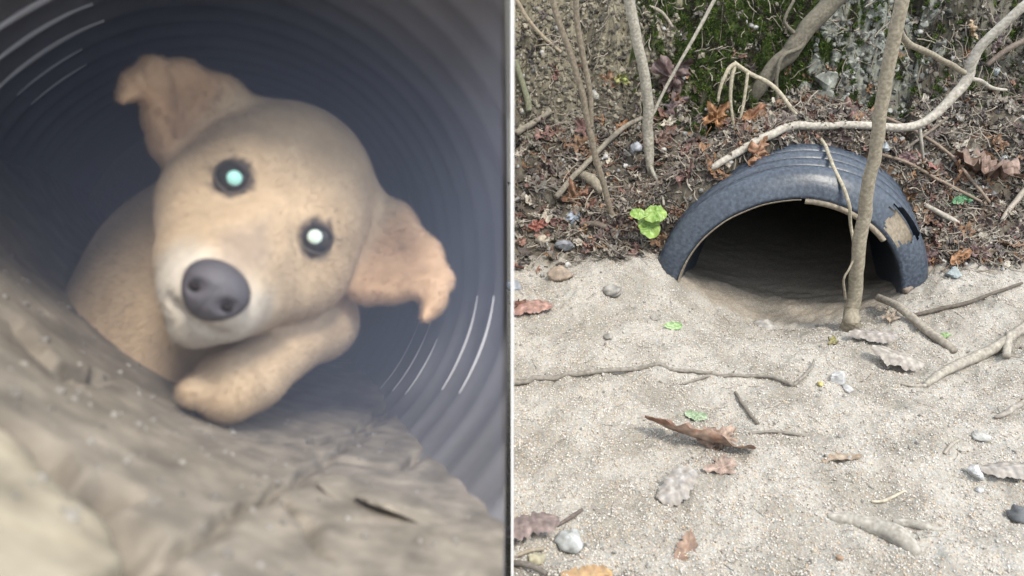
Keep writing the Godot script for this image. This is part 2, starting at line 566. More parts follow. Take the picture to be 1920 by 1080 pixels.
func build_ground() -> void:
	var xs := axis_steps(0.0, 0.0, 1.55, 2.6, 0.0045, 0.03)
	var qs := axis_steps(-0.6, 0.62, 2.25, 2.9, 0.0045, 0.03)
	var b := B.new()
	for q in qs:
		for x in xs:
			var h := terH(x, q)
			b.add(Vector3(x, h, -q), ground_color(x, q, h))
	var w := xs.size()
	for j in qs.size() - 1:
		for i in w - 1:
			var x := xs[i] + 0.002
			var q := qs[j] + 0.002
			var al := ((x - PX) * fsn + (q - PQ) * fcs) / (psn * fsn + pcs * fcs)
			var la := (x - PX - al * psn) / fcs
			if al > 0.005 and al < 1.6:
				var y := b.v[j * w + i].y
				if la * la + (y + 0.02) * (y + 0.02) < 0.243 * 0.243: continue
			b.quad(j * w + i, (j + 1) * w + i, (j + 1) * w + i + 1, j * w + i + 1)
	b.smooth()
	one("ground", b.mesh(), M.ground, "pale sandy stream bed running up into a littered earth bank", "ground", "", "structure")
	# land all round
	var far := B.new()
	var col := Color(0.3, 0.27, 0.22)
	for r in [[-200.0, 0.0, -200.0, 200.0], [2.6, 200.0, -200.0, 200.0], [0.0, 2.6, -200.0, -0.6], [0.0, 2.6, 2.9, 200.0]]:
		var y := -0.01 if r[3] != 200.0 or r[2] != 2.9 else 0.6
		var a := far.add(Vector3(r[0], y, -r[2]), col); var c := far.add(Vector3(r[1], y, -r[2]), col)
		var d := far.add(Vector3(r[1], y, -r[3]), col); var e := far.add(Vector3(r[0], y, -r[3]), col)
		far.quad(a, e, d, c)
	one("land", far.mesh(), M.ground, "bare sandy land around the stream bed", "ground", "", "structure")

func build_board() -> void:
	var m := BoxMesh.new()
	m.size = Vector3(0.0025, 0.92, 2.6)
	one("partition_wall", m, M.board, "thin white upright board parting the two places", "wall", "", "structure", Transform3D(Basis(), Vector3(0.0003, 0.36, -1.86)))

# ================================================================ the pipe with the dog
var lu: Vector3
var lv: Vector3
var lw: Vector3

func den_frame() -> void:
	lw = ray(430, 480).normalized()
	var rx := Vector3(1, 0, 0)
	rx = (rx - lw * rx.dot(lw)).normalized()
	var up := rx.cross(lw).normalized()
	var a := deg_to_rad(-36.0)
	lu = rx * cos(a) + up * sin(a)
	lv = -rx * sin(a) + up * cos(a)

func den(a: float, b: float, s: float) -> Vector3:
	return Vector3(0, CAM_H, 0) + lu * a + lv * b + lw * s

func den_px(px: float, py: float, s: float) -> Vector3:
	var d := ray(px, py)
	return Vector3(0, CAM_H, 0) + d * (s / d.dot(lw))

func den_local(p: Vector3) -> Vector3:
	var d := p - Vector3(0, CAM_H, 0)
	return Vector3(d.dot(lu), d.dot(lv), d.dot(lw))

var cracks := []
func floor_at(px: float, py: float) -> Vector2:
	var d := ray(px, py)
	var t := 0.09 / maxf(-d.dot(lv), 0.02)
	for k in 6:
		var a := d.dot(lu) * t
		t = (0.096 - 1.3 * a * a) / maxf(-d.dot(lv), 0.02)
	return Vector2(d.dot(lu) * t, d.dot(lw) * t)

# sand beyond the cracked crust, painted paler for the daylight at the mouth
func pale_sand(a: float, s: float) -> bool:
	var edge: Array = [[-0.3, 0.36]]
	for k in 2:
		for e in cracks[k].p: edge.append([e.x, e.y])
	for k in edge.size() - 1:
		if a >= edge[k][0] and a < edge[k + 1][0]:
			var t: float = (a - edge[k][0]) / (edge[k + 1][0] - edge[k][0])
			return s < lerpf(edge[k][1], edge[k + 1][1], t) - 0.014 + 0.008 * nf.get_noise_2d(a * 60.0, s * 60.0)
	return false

func den_floor(a: float, s: float) -> float:
	var h := -0.096 + (1.25 if a < 0 else 1.5) * a * a
	h += smoothstep(0.6, 0.9, s) * 0.012
	var w := lz.get_noise_2d(a * 90.0, s * 90.0)
	h += w * 0.0013 + nf.get_noise_2d(a * 40.0, s * 40.0 + 5.0) * 0.0006 + nf.get_noise_2d(a * 150.0, s * 150.0) * 0.0004
	# cracked crusts: grooves with one lip higher than the other
	var pt := Vector2(a, s) + Vector2(lf.get_noise_2d(a * 170.0, s * 170.0), lf.get_noise_2d(a * 170.0 + 30.0, s * 170.0)) * 0.006
	for c in cracks:
		var best := 9.0
		var side := 0.0
		for k in c.p.size() - 1:
			var p0: Vector2 = c.p[k]; var p1: Vector2 = c.p[k + 1]
			var ab := p1 - p0
			var t := clampf((pt - p0).dot(ab) / ab.length_squared(), 0.0, 1.0)
			var dd := pt.distance_to(p0 + ab * t)
			if dd < best:
				best = dd
				side = ab.cross(pt - p0)
		h -= c.deep * exp(-pow(best / c.wide, 2.0))
		var sg := best if side >= 0.0 else -best
		h += c.step * (1.0 - smoothstep(-0.004, 0.004, sg)) * (1.0 - smoothstep(0.0, c.fade, best))
	return h

func build_den() -> void:
	den_frame()
	for c in [[[[-60, 735], [0, 770], [110, 838], [165, 905], [225, 912]], 0.024, 0.0055, -0.002, 0.03], [[[200, 935], [270, 1010], [335, 1078], [380, 1140]], 0.024, 0.0055, -0.002, 0.03],
		[[[360, 805], [440, 822], [560, 838], [640, 834], [720, 845], [800, 875]], 0.008, 0.0032, 0.001, 0.02], [[[600, 862], [650, 882], [705, 925], [745, 945], [800, 1005], [860, 1075]], 0.009, 0.0036, -0.001, 0.03],
		[[[-30, 545], [40, 600], [75, 650], [120, 690], [190, 700]], 0.012, 0.004, -0.004, 0.03], [[[535, 950], [580, 1000], [600, 1060]], 0.010, 0.003, 0.002, 0.02]]:
		var line := []
		for e in c[0]: line.append(floor_at(e[0], e[1]))
		cracks.append({"p": line, "deep": c[1], "wide": c[2], "step": c[3], "fade": c[4]})
	var lim := -0.0042
	# corrugated wall
	var root := top("drain_pipe", "ribbed dark plastic drain pipe that the tan dog is sheltering in", "pipe", den(0, 0, MOUTH))
	var off := -root.position
	var b := B.new()
	var segs := 140
	var n := 0
	var s := MOUTH
	while s < 1.2:
		var ph := fposmod((s - 0.525) / 0.042, 1.0)
		var prof := pow(0.5 + 0.5 * cos(TAU * ph), 1.6)       # 1 on the ridge
		for k in segs:
			var a := TAU * k / segs
			var r := LR + 0.001 - 0.002 * prof + 0.003 * lz.get_noise_2d(cos(a) * 6.0 + s * 9.0, sin(a) * 6.0)
			b.add(den(cos(a) * r, sin(a) * r, s) + off, Color.WHITE)
		n += 1
		s += 0.0038 if s < 1.0 else 0.012
	for j in n - 1:
		for k in segs:
			var t := (k + 1) % segs
			b.quad(j * segs + k, j * segs + t, (j + 1) * segs + t, (j + 1) * segs + k)
	b.smooth()
	b.clip_x(lim - root.position.x)
	part("pipe_wall", b.mesh(), M.wall_in, root)
	# outside skin and mouth edge
	var o := B.new()
	for j in 3:
		for k in segs:
			var a := TAU * k / segs
			var r: float = [LR + 0.004, LR + 0.022, LR + 0.022][j]
			o.add(den(cos(a) * r, sin(a) * r, [MOUTH, MOUTH, 1.2][j]) + off, Color.WHITE)
	for j in 2:
		for k in segs:
			var t := (k + 1) % segs
			o.quad(j * segs + k, (j + 1) * segs + k, (j + 1) * segs + t, j * segs + t)
	o.clip_x(lim - root.position.x)
	part("pipe_shell", o.mesh(), M.wall_in, root)
	# highlights on the ridges, painted as short pale raised arcs
	var painted_glint := [[0, 0, 70, 215, 38, 0.0022], [1, 0, 125, 230, 72, 0.002], [2, 0, 180, 228, 107, 0.0016], [3, 10, 213, 245, 132, 0.0017], [4, 80, 215, 205, 163, 0.0011], [5, 105, 232, 210, 185, 0.0011],
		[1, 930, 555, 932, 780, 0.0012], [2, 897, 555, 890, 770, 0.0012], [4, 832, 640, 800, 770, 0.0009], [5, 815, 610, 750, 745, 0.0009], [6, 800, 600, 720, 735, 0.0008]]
	for wv in painted_glint:
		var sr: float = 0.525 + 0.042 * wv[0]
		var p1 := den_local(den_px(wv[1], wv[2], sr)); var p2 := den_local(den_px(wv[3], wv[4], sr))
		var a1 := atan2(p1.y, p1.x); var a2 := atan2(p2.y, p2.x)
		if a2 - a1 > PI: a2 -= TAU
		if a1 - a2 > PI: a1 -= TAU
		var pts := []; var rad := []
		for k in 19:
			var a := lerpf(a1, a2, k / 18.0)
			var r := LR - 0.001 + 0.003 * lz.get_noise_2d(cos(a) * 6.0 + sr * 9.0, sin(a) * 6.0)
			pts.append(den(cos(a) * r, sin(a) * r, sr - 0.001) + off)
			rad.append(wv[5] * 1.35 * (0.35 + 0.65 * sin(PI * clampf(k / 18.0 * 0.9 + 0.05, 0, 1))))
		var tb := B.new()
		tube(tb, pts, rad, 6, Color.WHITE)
		part("painted_highlight", tb.mesh(), M.painted_glint, root)
	# sand
	var g := B.new()
	var hs := PackedFloat32Array()
	var as_ := axis_steps(-0.34, -0.24, 0.26, 0.34, 0.0022, 0.01)
	var ss := axis_steps(0.10, 0.16, 0.62, 1.18, 0.0022, 0.008)
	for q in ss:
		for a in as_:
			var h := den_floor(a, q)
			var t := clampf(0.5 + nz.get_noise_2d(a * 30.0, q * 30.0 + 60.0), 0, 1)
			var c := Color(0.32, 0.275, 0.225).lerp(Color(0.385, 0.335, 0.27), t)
			if pale_sand(a, q): c = Color(0.53, 0.455, 0.335).lerp(Color(0.56, 0.49, 0.37), t)  # brighter light near the mouth put into the sand colour
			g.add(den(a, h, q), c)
			hs.append(h)
	var w := as_.size()
	for j in ss.size() - 1:
		for i in w - 1:
			var h := hs[j * w + i]
			if ss[j] > MOUTH - 0.002 and as_[i] * as_[i] + h * h > 0.2205 * 0.2205: continue
			g.quad(j * w + i, (j + 1) * w + i, (j + 1) * w + i + 1, j * w + i + 1)
	g.smooth()
	g.clip_x(lim)
	one("sand_floor", g.mesh(), M.sand_in, "dusty cracked sand lying in the dog's pipe", "ground", "", "structure")
	# plug of earth at the far end and the earth round the mouth
	var e := B.new()
	var c0 := e.add(den(0, 0, 1.16), Color(0.42, 0.37, 0.30))
	var last := []
	for k in 48:
		var a := TAU * k / 48
		last.append(e.add(den(cos(a) * 0.215, sin(a) * 0.215, 1.19), Color(0.42, 0.37, 0.30)))
	for k in 48: e.tri(c0, last[k], last[(k + 1) % 48])
	var prev := []
	for j in 14:
		var ring := []
		for k in 72:
			var a := TAU * k / 72
			var r := LR + 0.014 + 0.06 * j
			var p := den(cos(a) * r, sin(a) * r, MOUTH + 0.02 + 0.02 * j + 0.02 * nz.get_noise_2d(cos(a) * r * 50.0, sin(a) * r * 50.0))
			ring.append(e.add(p, Color(0.2, 0.17, 0.13)))
		if j > 0:
			for k in 72:
				var t := (k + 1) % 72
				e.quad(prev[k], prev[t], ring[t], ring[k])
		prev = ring
	e.smooth()
	e.clip_x(lim)
	one("earth_bank", e.mesh(), M.ground, "bare brown earth packed around the mouth of the dog's pipe", "ground", "", "structure")
	# dust hanging in the pipe
	var fog := FogVolume.new()
	fog.name = "dust_haze"
	fog.shape = RenderingServer.FOG_VOLUME_SHAPE_BOX
	fog.size = Vector3(0.54, 0.5, 0.80)
	var fm := FogMaterial.new()
	fm.resource_name = "dust"
	fm.albedo = Color(0.79, 0.83, 0.95)
	fm.density = 1.1
	fog.material = fm
	fog.transform = Transform3D(Basis(Vector3.RIGHT, deg_to_rad(-PITCH)), Vector3(0, CAM_H, 0) + Basis(Vector3.RIGHT, deg_to_rad(-PITCH)) * Vector3(-0.276, 0.0, -0.78))
	add_child(fog)
	tag(fog, "faint dust haze hanging in the dog's pipe", "haze", "", "stuff")
	# pebbles and clods on the sand
	var meshes := [rock_mesh(71, 0.7), rock_mesh(72, 0.6), pebble_mesh(3, 0.7)]
	var r2 := RandomNumberGenerator.new(); r2.seed = 77
	var xfs := [[], [], []]; var cols := [[], [], []]
	for k in 600:
		var a := r2.randf_range(-0.18, 0.2)
		var q := r2.randf_range(0.26, 0.6)
		var p := den(a, den_floor(a, q), q)
		if p.x > -0.012 or (a * a + pow(den_floor(a, q), 2)) > 0.19 * 0.19: continue
		var sz := 0.0012 + 0.0042 * pow(r2.randf(), 2.4)
		var u := k % 3
		xfs[u].append(Transform3D(Basis.from_euler(Vector3(r2.randf() * 6, r2.randf() * 6, r2.randf() * 6)).scaled(Vector3.ONE * sz), p))
		var t := r2.randf_range(0.12, 0.26)
		cols[u].append(Color(t, t * 0.93, t * 0.84))
	for u in 3:
		many("sand_grains", meshes[u], M.grit, xfs[u], cols[u], "loose grit and crumbs on the sand in the dog's pipe", "grit")
	# loose slabs of crusted sand beside the wall
	var k2 := 0
	for sl in [[790, 905, 0.40, 0.075, "broken flat crust of grey sand leaning on the ribbed wall"], [700, 850, 0.43, 0.06, "thin crust of sand broken along a dark crack"]]:
		var lp := den_local(den_px(sl[0], sl[1], sl[2]))
		var p := den(lp.x, den_floor(lp.x, sl[2]) + 0.001, sl[2])
		var m := rock_mesh(130 + k2, 0.14)
		k2 += 1
		var nb := Basis(lu, lv, lw) * Basis(Vector3(0, 0, 1), 0.25) * Basis(Vector3.UP, 0.8 * k2)
		if p.x + sl[3] * 0.6 > lim: p.x = lim - sl[3] * 0.62
		one("sand_crust", tinted(m, Color(0.36, 0.31, 0.25)), M.sand_in, sl[4], "sand crust", "", "", Transform3D(nb.scaled_local(Vector3.ONE * sl[3]), p))

func tinted(m: ArrayMesh, c: Color, vary := 0.0, sd := 0) -> ArrayMesh:
	var ar := m.surface_get_arrays(0)
	var vs: PackedVector3Array = ar[Mesh.ARRAY_VERTEX]
	var cs := PackedColorArray(); cs.resize(vs.size())
	for k in vs.size():
		var t := 1.0 + vary * lf.get_noise_3d(vs[k].x * 25.0 + sd, vs[k].y * 25.0, vs[k].z * 25.0)
		cs[k] = Color(c.r * t, c.g * t, c.b * t)
	ar[Mesh.ARRAY_COLOR] = cs
	var o := ArrayMesh.new()
	o.add_surface_from_arrays(Mesh.PRIMITIVE_TRIANGLES, ar)
	return o

# ================================================================ the dog
# (u, v) are photograph pixels from the point between the eyes, along and across the eye line; s is the distance down the pipe
func hd(u: float, v: float, s: float) -> Vector3:
	return den_px(513.0 + 0.81 * u + 0.59 * v, 391.0 + 0.59 * u - 0.81 * v, s)

func sd_cap(p: Vector3, a: Vector3, ba: Vector3, l2: float, ra: float, rb: float) -> float:
	var pa := p - a
	var h := clampf(pa.dot(ba) / l2, 0.0, 1.0)
	return (pa - ba * h).length() - lerpf(ra, rb, h)

var bones := []
func bone(a: Vector3, b: Vector3, ra: float, rb: float, k: float) -> void:
	bones.append([a, b - a, maxf((b - a).length_squared(), 1e-9), ra, rb, k])

var ears := []          # [centre, radius, bones]

func dog_field(p: Vector3) -> float:
	var d := blend(1.0, p, bones)
	for e in ears:
		var far: float = p.distance_to(e[0]) - e[1]
		if far > 0.02: d = minf(d, far)
		else: d = blend(d, p, e[2])
	return d

func blend(d: float, p: Vector3, list: Array) -> float:
	for o in list:
		var e := sd_cap(p, o[0], o[1], o[2], o[3], o[4])
		var k: float = o[5]
		if k < 0.0:                      # carve
			var hc := maxf(-k - absf(-e - d), 0.0) / -k
			d = maxf(d, -e) + hc * hc * -k * 0.25
		else:
			var hh := maxf(k - absf(e - d), 0.0) / k
			d = minf(d, e) - hh * hh * k * 0.25
	return d

func nets(b: B, lo: Vector3, hi: Vector3, cell: float, colour: Callable) -> void:
	var nx := int((hi.x - lo.x) / cell) + 1
	var ny := int((hi.y - lo.y) / cell) + 1
	var nn := int((hi.z - lo.z) / cell) + 1
	var f := PackedFloat32Array(); f.resize(nx * ny * nn)
	for z in nn:
		for y in ny:
			var x := 0
			var row := (z * ny + y) * nx
			while x < nx:
				var d := dog_field(lo + Vector3(x, y, z) * cell)
				f[row + x] = d
				var skip := int(absf(d) / cell * 0.7) - 2       # far from the surface: carry the value on
				while skip > 0 and x + 1 < nx:
					x += 1; f[row + x] = d; skip -= 1
				x += 1
	var id := PackedInt32Array(); id.resize(nx * ny * nn); id.fill(-1)
	var sx := 1; var sy := nx; var sz := nx * ny
	for z in nn - 1:
		for y in ny - 1:
			for x in nx - 1:
				var o := (z * ny + y) * nx + x
				var neg := 0
				for e in 8:
					if f[o + (e & 1) + ((e >> 1) & 1) * sy + (e >> 2) * sz] < 0.0: neg += 1
				if neg == 0 or neg == 8: continue
				var p := Vector3.ZERO; var m := 0
				for e in 8:
					for ax in 3:
						if (e >> ax) & 1: continue
						var g := e | (1 << ax)
						var fa := f[o + (e & 1) + ((e >> 1) & 1) * sy + (e >> 2) * sz]
						var fb := f[o + (g & 1) + ((g >> 1) & 1) * sy + (g >> 2) * sz]
						if (fa < 0.0) == (fb < 0.0): continue
						var t := fa / (fa - fb)
						var pa := Vector3(e & 1, (e >> 1) & 1, e >> 2)
						pa[ax] += t
						p += pa; m += 1
				var w := lo + (Vector3(x, y, z) + p / m) * cell
				id[o] = b.add(w, colour.call(w))
	for z in range(1, nn - 1):
		for y in range(1, ny - 1):
			for x in range(1, nx - 1):
				var o := (z * ny + y) * nx + x
				var a := f[o] < 0.0
				for ax in 3:
					var st: int = [sx, sy, sz][ax]
					if a == (f[o + st] < 0.0): continue
					var s1: int = [sy, sz, sx][ax]; var s2: int = [sz, sx, sy][ax]
					var q := [id[o], id[o - s1], id[o - s1 - s2], id[o - s2]]
					if q.has(-1): continue
					if a: b.quad(q[0], q[3], q[2], q[1])
					else: b.quad(q[0], q[1], q[2], q[3])

var ear_from := 0
var dog_nose: Vector3
func coat(p: Vector3) -> Color:
	var l := den_local(p)
	var tan_ := Color(0.60, 0.455, 0.305)
	var cream := Color(0.66, 0.60, 0.52)
	var c := tan_
	var n := nf.get_noise_3d(p.x * 300.0, p.y * 300.0, p.z * 300.0) * 0.5
	var h := den_local(p) - den_local(dog_nose)
	var dn := Vector3(h.x, h.y + 0.008, h.z * 0.5).length()
	c = c.lerp(cream, (1.0 - smoothstep(0.026, 0.05, dn + n * 0.012)) * (1.0 - smoothstep(0.004, 0.026, h.y + n * 0.006)))
	var m := p - hd(0, 0, 0.53)
	var au := absf(m.dot(lu)) + n * 0.004
	if m.dot(lv) > -0.03 and m.dot(lw) < 0.06: c = c.lerp(Color(0.57, 0.38, 0.235), smoothstep(0.064, 0.078, au))
	# greyer bridge of the muzzle
	var br := absf(h.x) / 0.022 + absf(h.y - 0.026) / 0.03
	c = c.lerp(Color(0.33, 0.265, 0.225), 0.7 * (1.0 - smoothstep(0.4, 1.2, br + n * 0.3)))
	var eyes := minf(p.distance_to(hd(-95, 0, 0.503)), p.distance_to(hd(95, 0, 0.503)))
	c = c.lerp(Color(0.075, 0.058, 0.05), 1.0 - smoothstep(0.0118, 0.0160, eyes + n * 0.006))
	var t := 1.0 + n * 0.25
	return Color(c.r * t, c.g * t, c.b * t)

func build_dog() -> void:
	var root := top("dog", "tan short-haired dog with folded ear tips peering out of the ribbed pipe", "dog", den(0, den_floor(0.0, 0.55), 0.55))
	var off := Transform3D(Basis(), -root.position)
	dog_nose = hd(2, -186, 0.434)
	var k := 0.02
	bone(hd(-24, 36, 0.566), hd(24, 36, 0.566), 0.0545, 0.0545, k)
	bone(hd(0, 62, 0.590), hd(0, 20, 0.60), 0.058, 0.058, k)
	bone(hd(-96, 44, 0.522), hd(-70, 46, 0.518), 0.0125, 0.0125, 0.012)   # brow ridges
	bone(hd(96, 44, 0.522), hd(70, 46, 0.518), 0.0125, 0.0125, 0.012)
	bone(hd(-92, -105, 0.532), hd(-62, -165, 0.495), 0.024, 0.022, 0.016)  # sides of the muzzle
	bone(hd(92, -105, 0.532), hd(62, -165, 0.495), 0.024, 0.022, 0.016)          # skull
	bone(hd(-70, -5, 0.545), hd(70, -5, 0.545), 0.036, 0.036, k)         # brow
	bone(hd(-112, -62, 0.548), hd(-92, -80, 0.538), 0.0285, 0.025, k)     # cheeks
	bone(hd(118, -66, 0.548), hd(96, -84, 0.538), 0.0295, 0.026, k)
	bone(hd(0, -50, 0.528), hd(2, -176, 0.464), 0.0355, 0.029, 0.016)    # muzzle
	bone(hd(-38, -205, 0.466), hd(-60, -130, 0.51), 0.0165, 0.02, 0.012) # flews
	bone(hd(42, -205, 0.466), hd(60, -130, 0.51), 0.0165, 0.02, 0.012)
	bone(hd(4, -150, 0.53), hd(6, -256, 0.472), 0.024, 0.0155, 0.008)    # lower jaw
	bone(hd(-20, -30, 0.615), hd(-14, -190, 0.655), 0.060, 0.080, 0.04)   # neck to chest
	bone(hd(-14, -190, 0.665), hd(-8, -310, 0.67), 0.084, 0.086, 0.03)    # chest
	bone(hd(-8, -200, 0.72), hd(0, -170, 1.0), 0.086, 0.09, 0.03)         # trunk
	bone(hd(90, -140, 0.70), hd(190, -120, 0.60), 0.045, 0.030, 0.02)    # shoulder, forearm, paw
	bone(hd(190, -120, 0.60), hd(150, -278, 0.525), 0.0255, 0.021, 0.015)
	bone(hd(150, -278, 0.525), hd(128, -318, 0.505), 0.021, 0.0225, 0.01)
	for t in [-1, 0, 1]:
		bone(hd(126 + t * 30, -326 + t * 14, 0.502), hd(108 + t * 30, -352 + t * 14, 0.494), 0.0105, 0.009, 0.004)
	bone(hd(-108, 2, 0.490), hd(-84, -4, 0.490), 0.0085, 0.0085, -0.008)  # eye sockets
	bone(hd(84, -4, 0.490), hd(108, 2, 0.490), 0.0085, 0.0085, -0.008)
	bone(hd(-50, -246, 0.452), hd(54, -246, 0.452), 0.0035, 0.0035, -0.006)  # mouth line
	var body := bones
	for sd in [-1, 1]:                                                   # ears: thick soft flaps, tips folded over
		bones = []
		for c in 7:
			var t: float = c / 6.0
			var a0 := hd(sd * lerpf(112, 176, t), lerpf(118, -26, t), lerpf(0.574, 0.568, t))
			var a1 := hd(sd * lerpf(200, 232, t), lerpf(128, -22, t), 0.558 + 0.012 * sin(PI * t))
			var a2 := hd(sd * lerpf(284, 270, t), lerpf(110, 6, t), 0.546 + 0.008 * sin(PI * t))
			var a3 := hd(sd * lerpf(338, 300, t), lerpf(80, 36, t), lerpf(0.533, 0.531, t))
			bone(a0, a1, 0.0095, 0.0072, 0.014)
			bone(a1, a2, 0.0072, 0.0060, 0.012)
			bone(a2, a3, 0.0060, 0.0052, 0.010)
		bone(hd(sd * 334, 76, 0.532), hd(sd * 348, 40, 0.520), 0.0066, 0.0056, 0.009)
		bone(hd(sd * 318, 58, 0.530), hd(sd * 346, 30, 0.520), 0.0062, 0.0054, 0.009)
		bone(hd(sd * 348, 40, 0.520), hd(sd * 349, 2, 0.514), 0.0056, 0.0042, 0.006)
		var mid := hd(sd * 230, 55, 0.547)
		var rad := 0.0
		for o in bones:
			rad = maxf(rad, maxf(o[0].distance_to(mid), (o[0] + o[1]).distance_to(mid)))
		ears.append([mid, rad + 0.012, bones])
	bones = body
	var b := B.new()
	var lo := Vector3(9, 9, 9); var hi := -lo
	for o in bones:
		for e in 2:
			var c: Vector3 = o[0] + o[1] * e
			var r: float = maxf(o[3], o[4]) + 0.012
			lo = lo.min(c - Vector3.ONE * r); hi = hi.max(c + Vector3.ONE * r)
	for e in ears:
		lo = lo.min(e[0] - Vector3.ONE * e[1]); hi = hi.max(e[0] + Vector3.ONE * e[1])
	nets(b, lo, hi, 0.0038, coat)
	ear_from = b.v.size()
	b.smooth()
	part("body", b.mesh(), M.coat, root, off)
	fur(b, root)
	# nose with nostrils
	var nb := B.new()
	var sm := SphereMesh.new(); sm.radius = 1.0; sm.height = 2.0; sm.radial_segments = 36; sm.rings = 22
	var ar := sm.get_mesh_arrays()
	for p in ar[Mesh.ARRAY_VERTEX]:
		var v: Vector3 = p
		var wid := 1.0 + 0.05 * v.y - 0.10 * maxf(0, -v.y)
		var y := v.y * (0.9 if v.y > 0 else 1.05)
		for sd in [-1.0, 1.0]:
			var dd := Vector2(v.x - 0.50 * sd, v.y + 0.22).length()
			if v.z > 0.0: v.z -= 0.3 * (1.0 - smoothstep(0.1, 0.3, dd))
		if v.z > 0 and absf(v.x) < 0.12 and v.y < 0.1: v.z -= 0.08
		nb.add(dog_nose + lu * (v.x * wid * 0.0185) + lv * (y * 0.0172) - lw * (v.z * 0.0135), Color.WHITE)
	nb.i = ar[Mesh.ARRAY_INDEX]
	nb.smooth()
	var nose := part("nose", nb.mesh(), M.nose, root, off)
	nose.set_meta("label", "broad dark grey nose with two nostrils")
	for sd in [-1.0, 1.0]:
		var s2 := SphereMesh.new(); s2.radius = 0.0042; s2.height = 0.006; s2.radial_segments = 14; s2.rings = 8
		part("nostril", s2, M.nostril, nose, Transform3D(Basis(lu, lv, -lw), dog_nose + lu * (0.0094 * sd) - lv * 0.0042 - lw * 0.0060))
	# eyes; the eyeshine is painted on as bright pupil colour
	for sd in [-1, 1]:
		var es := SphereMesh.new(); es.radius = 0.0108; es.height = 0.0216; es.radial_segments = 28; es.rings = 18
		var c := hd(95 * sd, 0, 0.5070)
		var eye := part("eye", es, M.eye, root, Transform3D(Basis(), c) * Transform3D())
		eye.position += off.origin
		var look: Vector3 = (Vector3(0, CAM_H, 0) - c).normalized()
		var tilt: Vector3 = (look + lu * (0.06 * -sd) + lv * 0.10).normalized()
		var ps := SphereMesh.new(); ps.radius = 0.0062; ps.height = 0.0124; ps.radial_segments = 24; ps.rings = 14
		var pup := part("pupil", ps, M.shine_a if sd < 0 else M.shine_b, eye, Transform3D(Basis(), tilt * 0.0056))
		pup.set_meta("label", "pupil with eyeshine painted pale teal" if sd < 0 else "pupil with eyeshine painted greenish white")
		# lids
		var lid := B.new()
		for half in [1.0, -1.0]:
			var pts := []; var rad := []
			for e in 15:
				var t := lerpf(-1.0, 1.0, e / 14.0)
				var x := t * 0.0112
				var y: float = half * 0.0094 * sqrt(maxf(0.0, 1.0 - t * t)) + 0.0006 * sd * t
				pts.append(c + lu * x + lv * y - lw * (0.0068 - 0.006 * t * t) + off.origin)
				rad.append(0.0013)
			tube(lid, pts, rad, 7, Color(0.06, 0.048, 0.042))
		lid.smooth()
		part("eyelid", lid.mesh(), M.lid, root)

# short coat: fine tapering hairs lying back from the nose
func fur(b: B, root: Node3D) -> void:
	var r := RandomNumberGenerator.new(); r.seed = 808
	var hair := B.new()
	for k in 5:
		var t := k / 4.0
		for e in 3:
			var a := TAU * e / 3.0
			hair.add(Vector3(cos(a) * 0.05 * (1.0 - t * 0.95), t + 0.0, sin(a) * 0.05 * (1.0 - t * 0.95) + 0.18 * t * t), Color.WHITE)
	for k in 4:
		for e in 3:
			hair.quad(k * 3 + e, k * 3 + (e + 1) % 3, (k + 1) * 3 + (e + 1) % 3, (k + 1) * 3 + e)
	hair.smooth()
	var cum := PackedFloat32Array(); var tris := PackedInt32Array(); var sum := 0.0
	for k in range(0, b.i.size(), 3):
		var p := b.v[b.i[k]]
		var l := den_local(p)
		if l.z > 0.64 or (b.i[k] < ear_from and b.n[b.i[k]].dot(lw) > 0.45): continue
		if (p - dog_nose).length() < 0.022: continue
		if minf(p.distance_to(hd(-95, 0, 0.503)), p.distance_to(hd(95, 0, 0.503))) < 0.0125: continue
		sum += (b.v[b.i[k + 1]] - p).cross(b.v[b.i[k + 2]] - p).length()
		cum.append(sum); tris.append(k)
	var mm := MultiMesh.new()
	mm.transform_format = MultiMesh.TRANSFORM_3D
	mm.use_colors = true
	mm.mesh = hair.mesh()
	var n := 150000
	mm.instance_count = n
	for k in n:
		var t := tris[mini(cum.bsearch(r.randf() * sum), tris.size() - 1)]
		var u := r.randf(); var w := r.randf()
		if u + w > 1.0: u = 1.0 - u; w = 1.0 - w
		var i0 := b.i[t]; var i1 := b.i[t + 1]; var i2 := b.i[t + 2]
		var p := b.v[i0] * (1.0 - u - w) + b.v[i1] * u + b.v[i2] * w
		var nr := b.n[i0]
		if i0 >= ear_from and nr.dot(lw) > 0.0: nr = -nr
		var flow := p - (dog_nose - lw * 0.03)
		flow = (flow - nr * flow.dot(nr)).normalized()
		flow = (flow + Vector3(r.randf_range(-0.18, 0.18), r.randf_range(-0.18, 0.18), r.randf_range(-0.18, 0.18)) - lv * 0.15).normalized()
		var d := (flow + nr * r.randf_range(0.02, 0.10)).normalized()
		var dn := (p - dog_nose).length()
		var ln := r.randf_range(0.0035, 0.0055) * clampf(dn / 0.06, 0.5, 1.0)
		var eyes := minf(p.distance_to(hd(-95, 0, 0.5)), p.distance_to(hd(95, 0, 0.5)))
		if eyes < 0.016: ln *= 0.35
		var sx := d.cross(nr).normalized()
		mm.set_instance_transform(k, Transform3D(Basis(sx * 0.004, d * ln, sx.cross(d) * 0.004), p - nr * 0.0004 - root.position))
		var c := b.c[i0]
		var v := r.randf_range(0.97, 1.06)
		mm.set_instance_color(k, Color(c.r * v, c.g * v, c.b * v))
	var o := MultiMeshInstance3D.new()
	o.name = "fur"; o.multimesh = mm; o.material_override = M.coat
	o.set_meta("kind", "stuff")
	root.add_child(o)

# ================================================================ the pipe mouth in the bank
func pp(al: float, ang: float, r: float) -> Vector3:    # angle from the pipe's side facing away from the board, upwards
	var la := cos(ang) * r * 1.045
	var y := sin(ang) * r * 1.03 + al * 0.03
	return Vector3(PX + al * psn + la * fcs, y - 0.02, -(PQ + al * pcs - la * fsn))

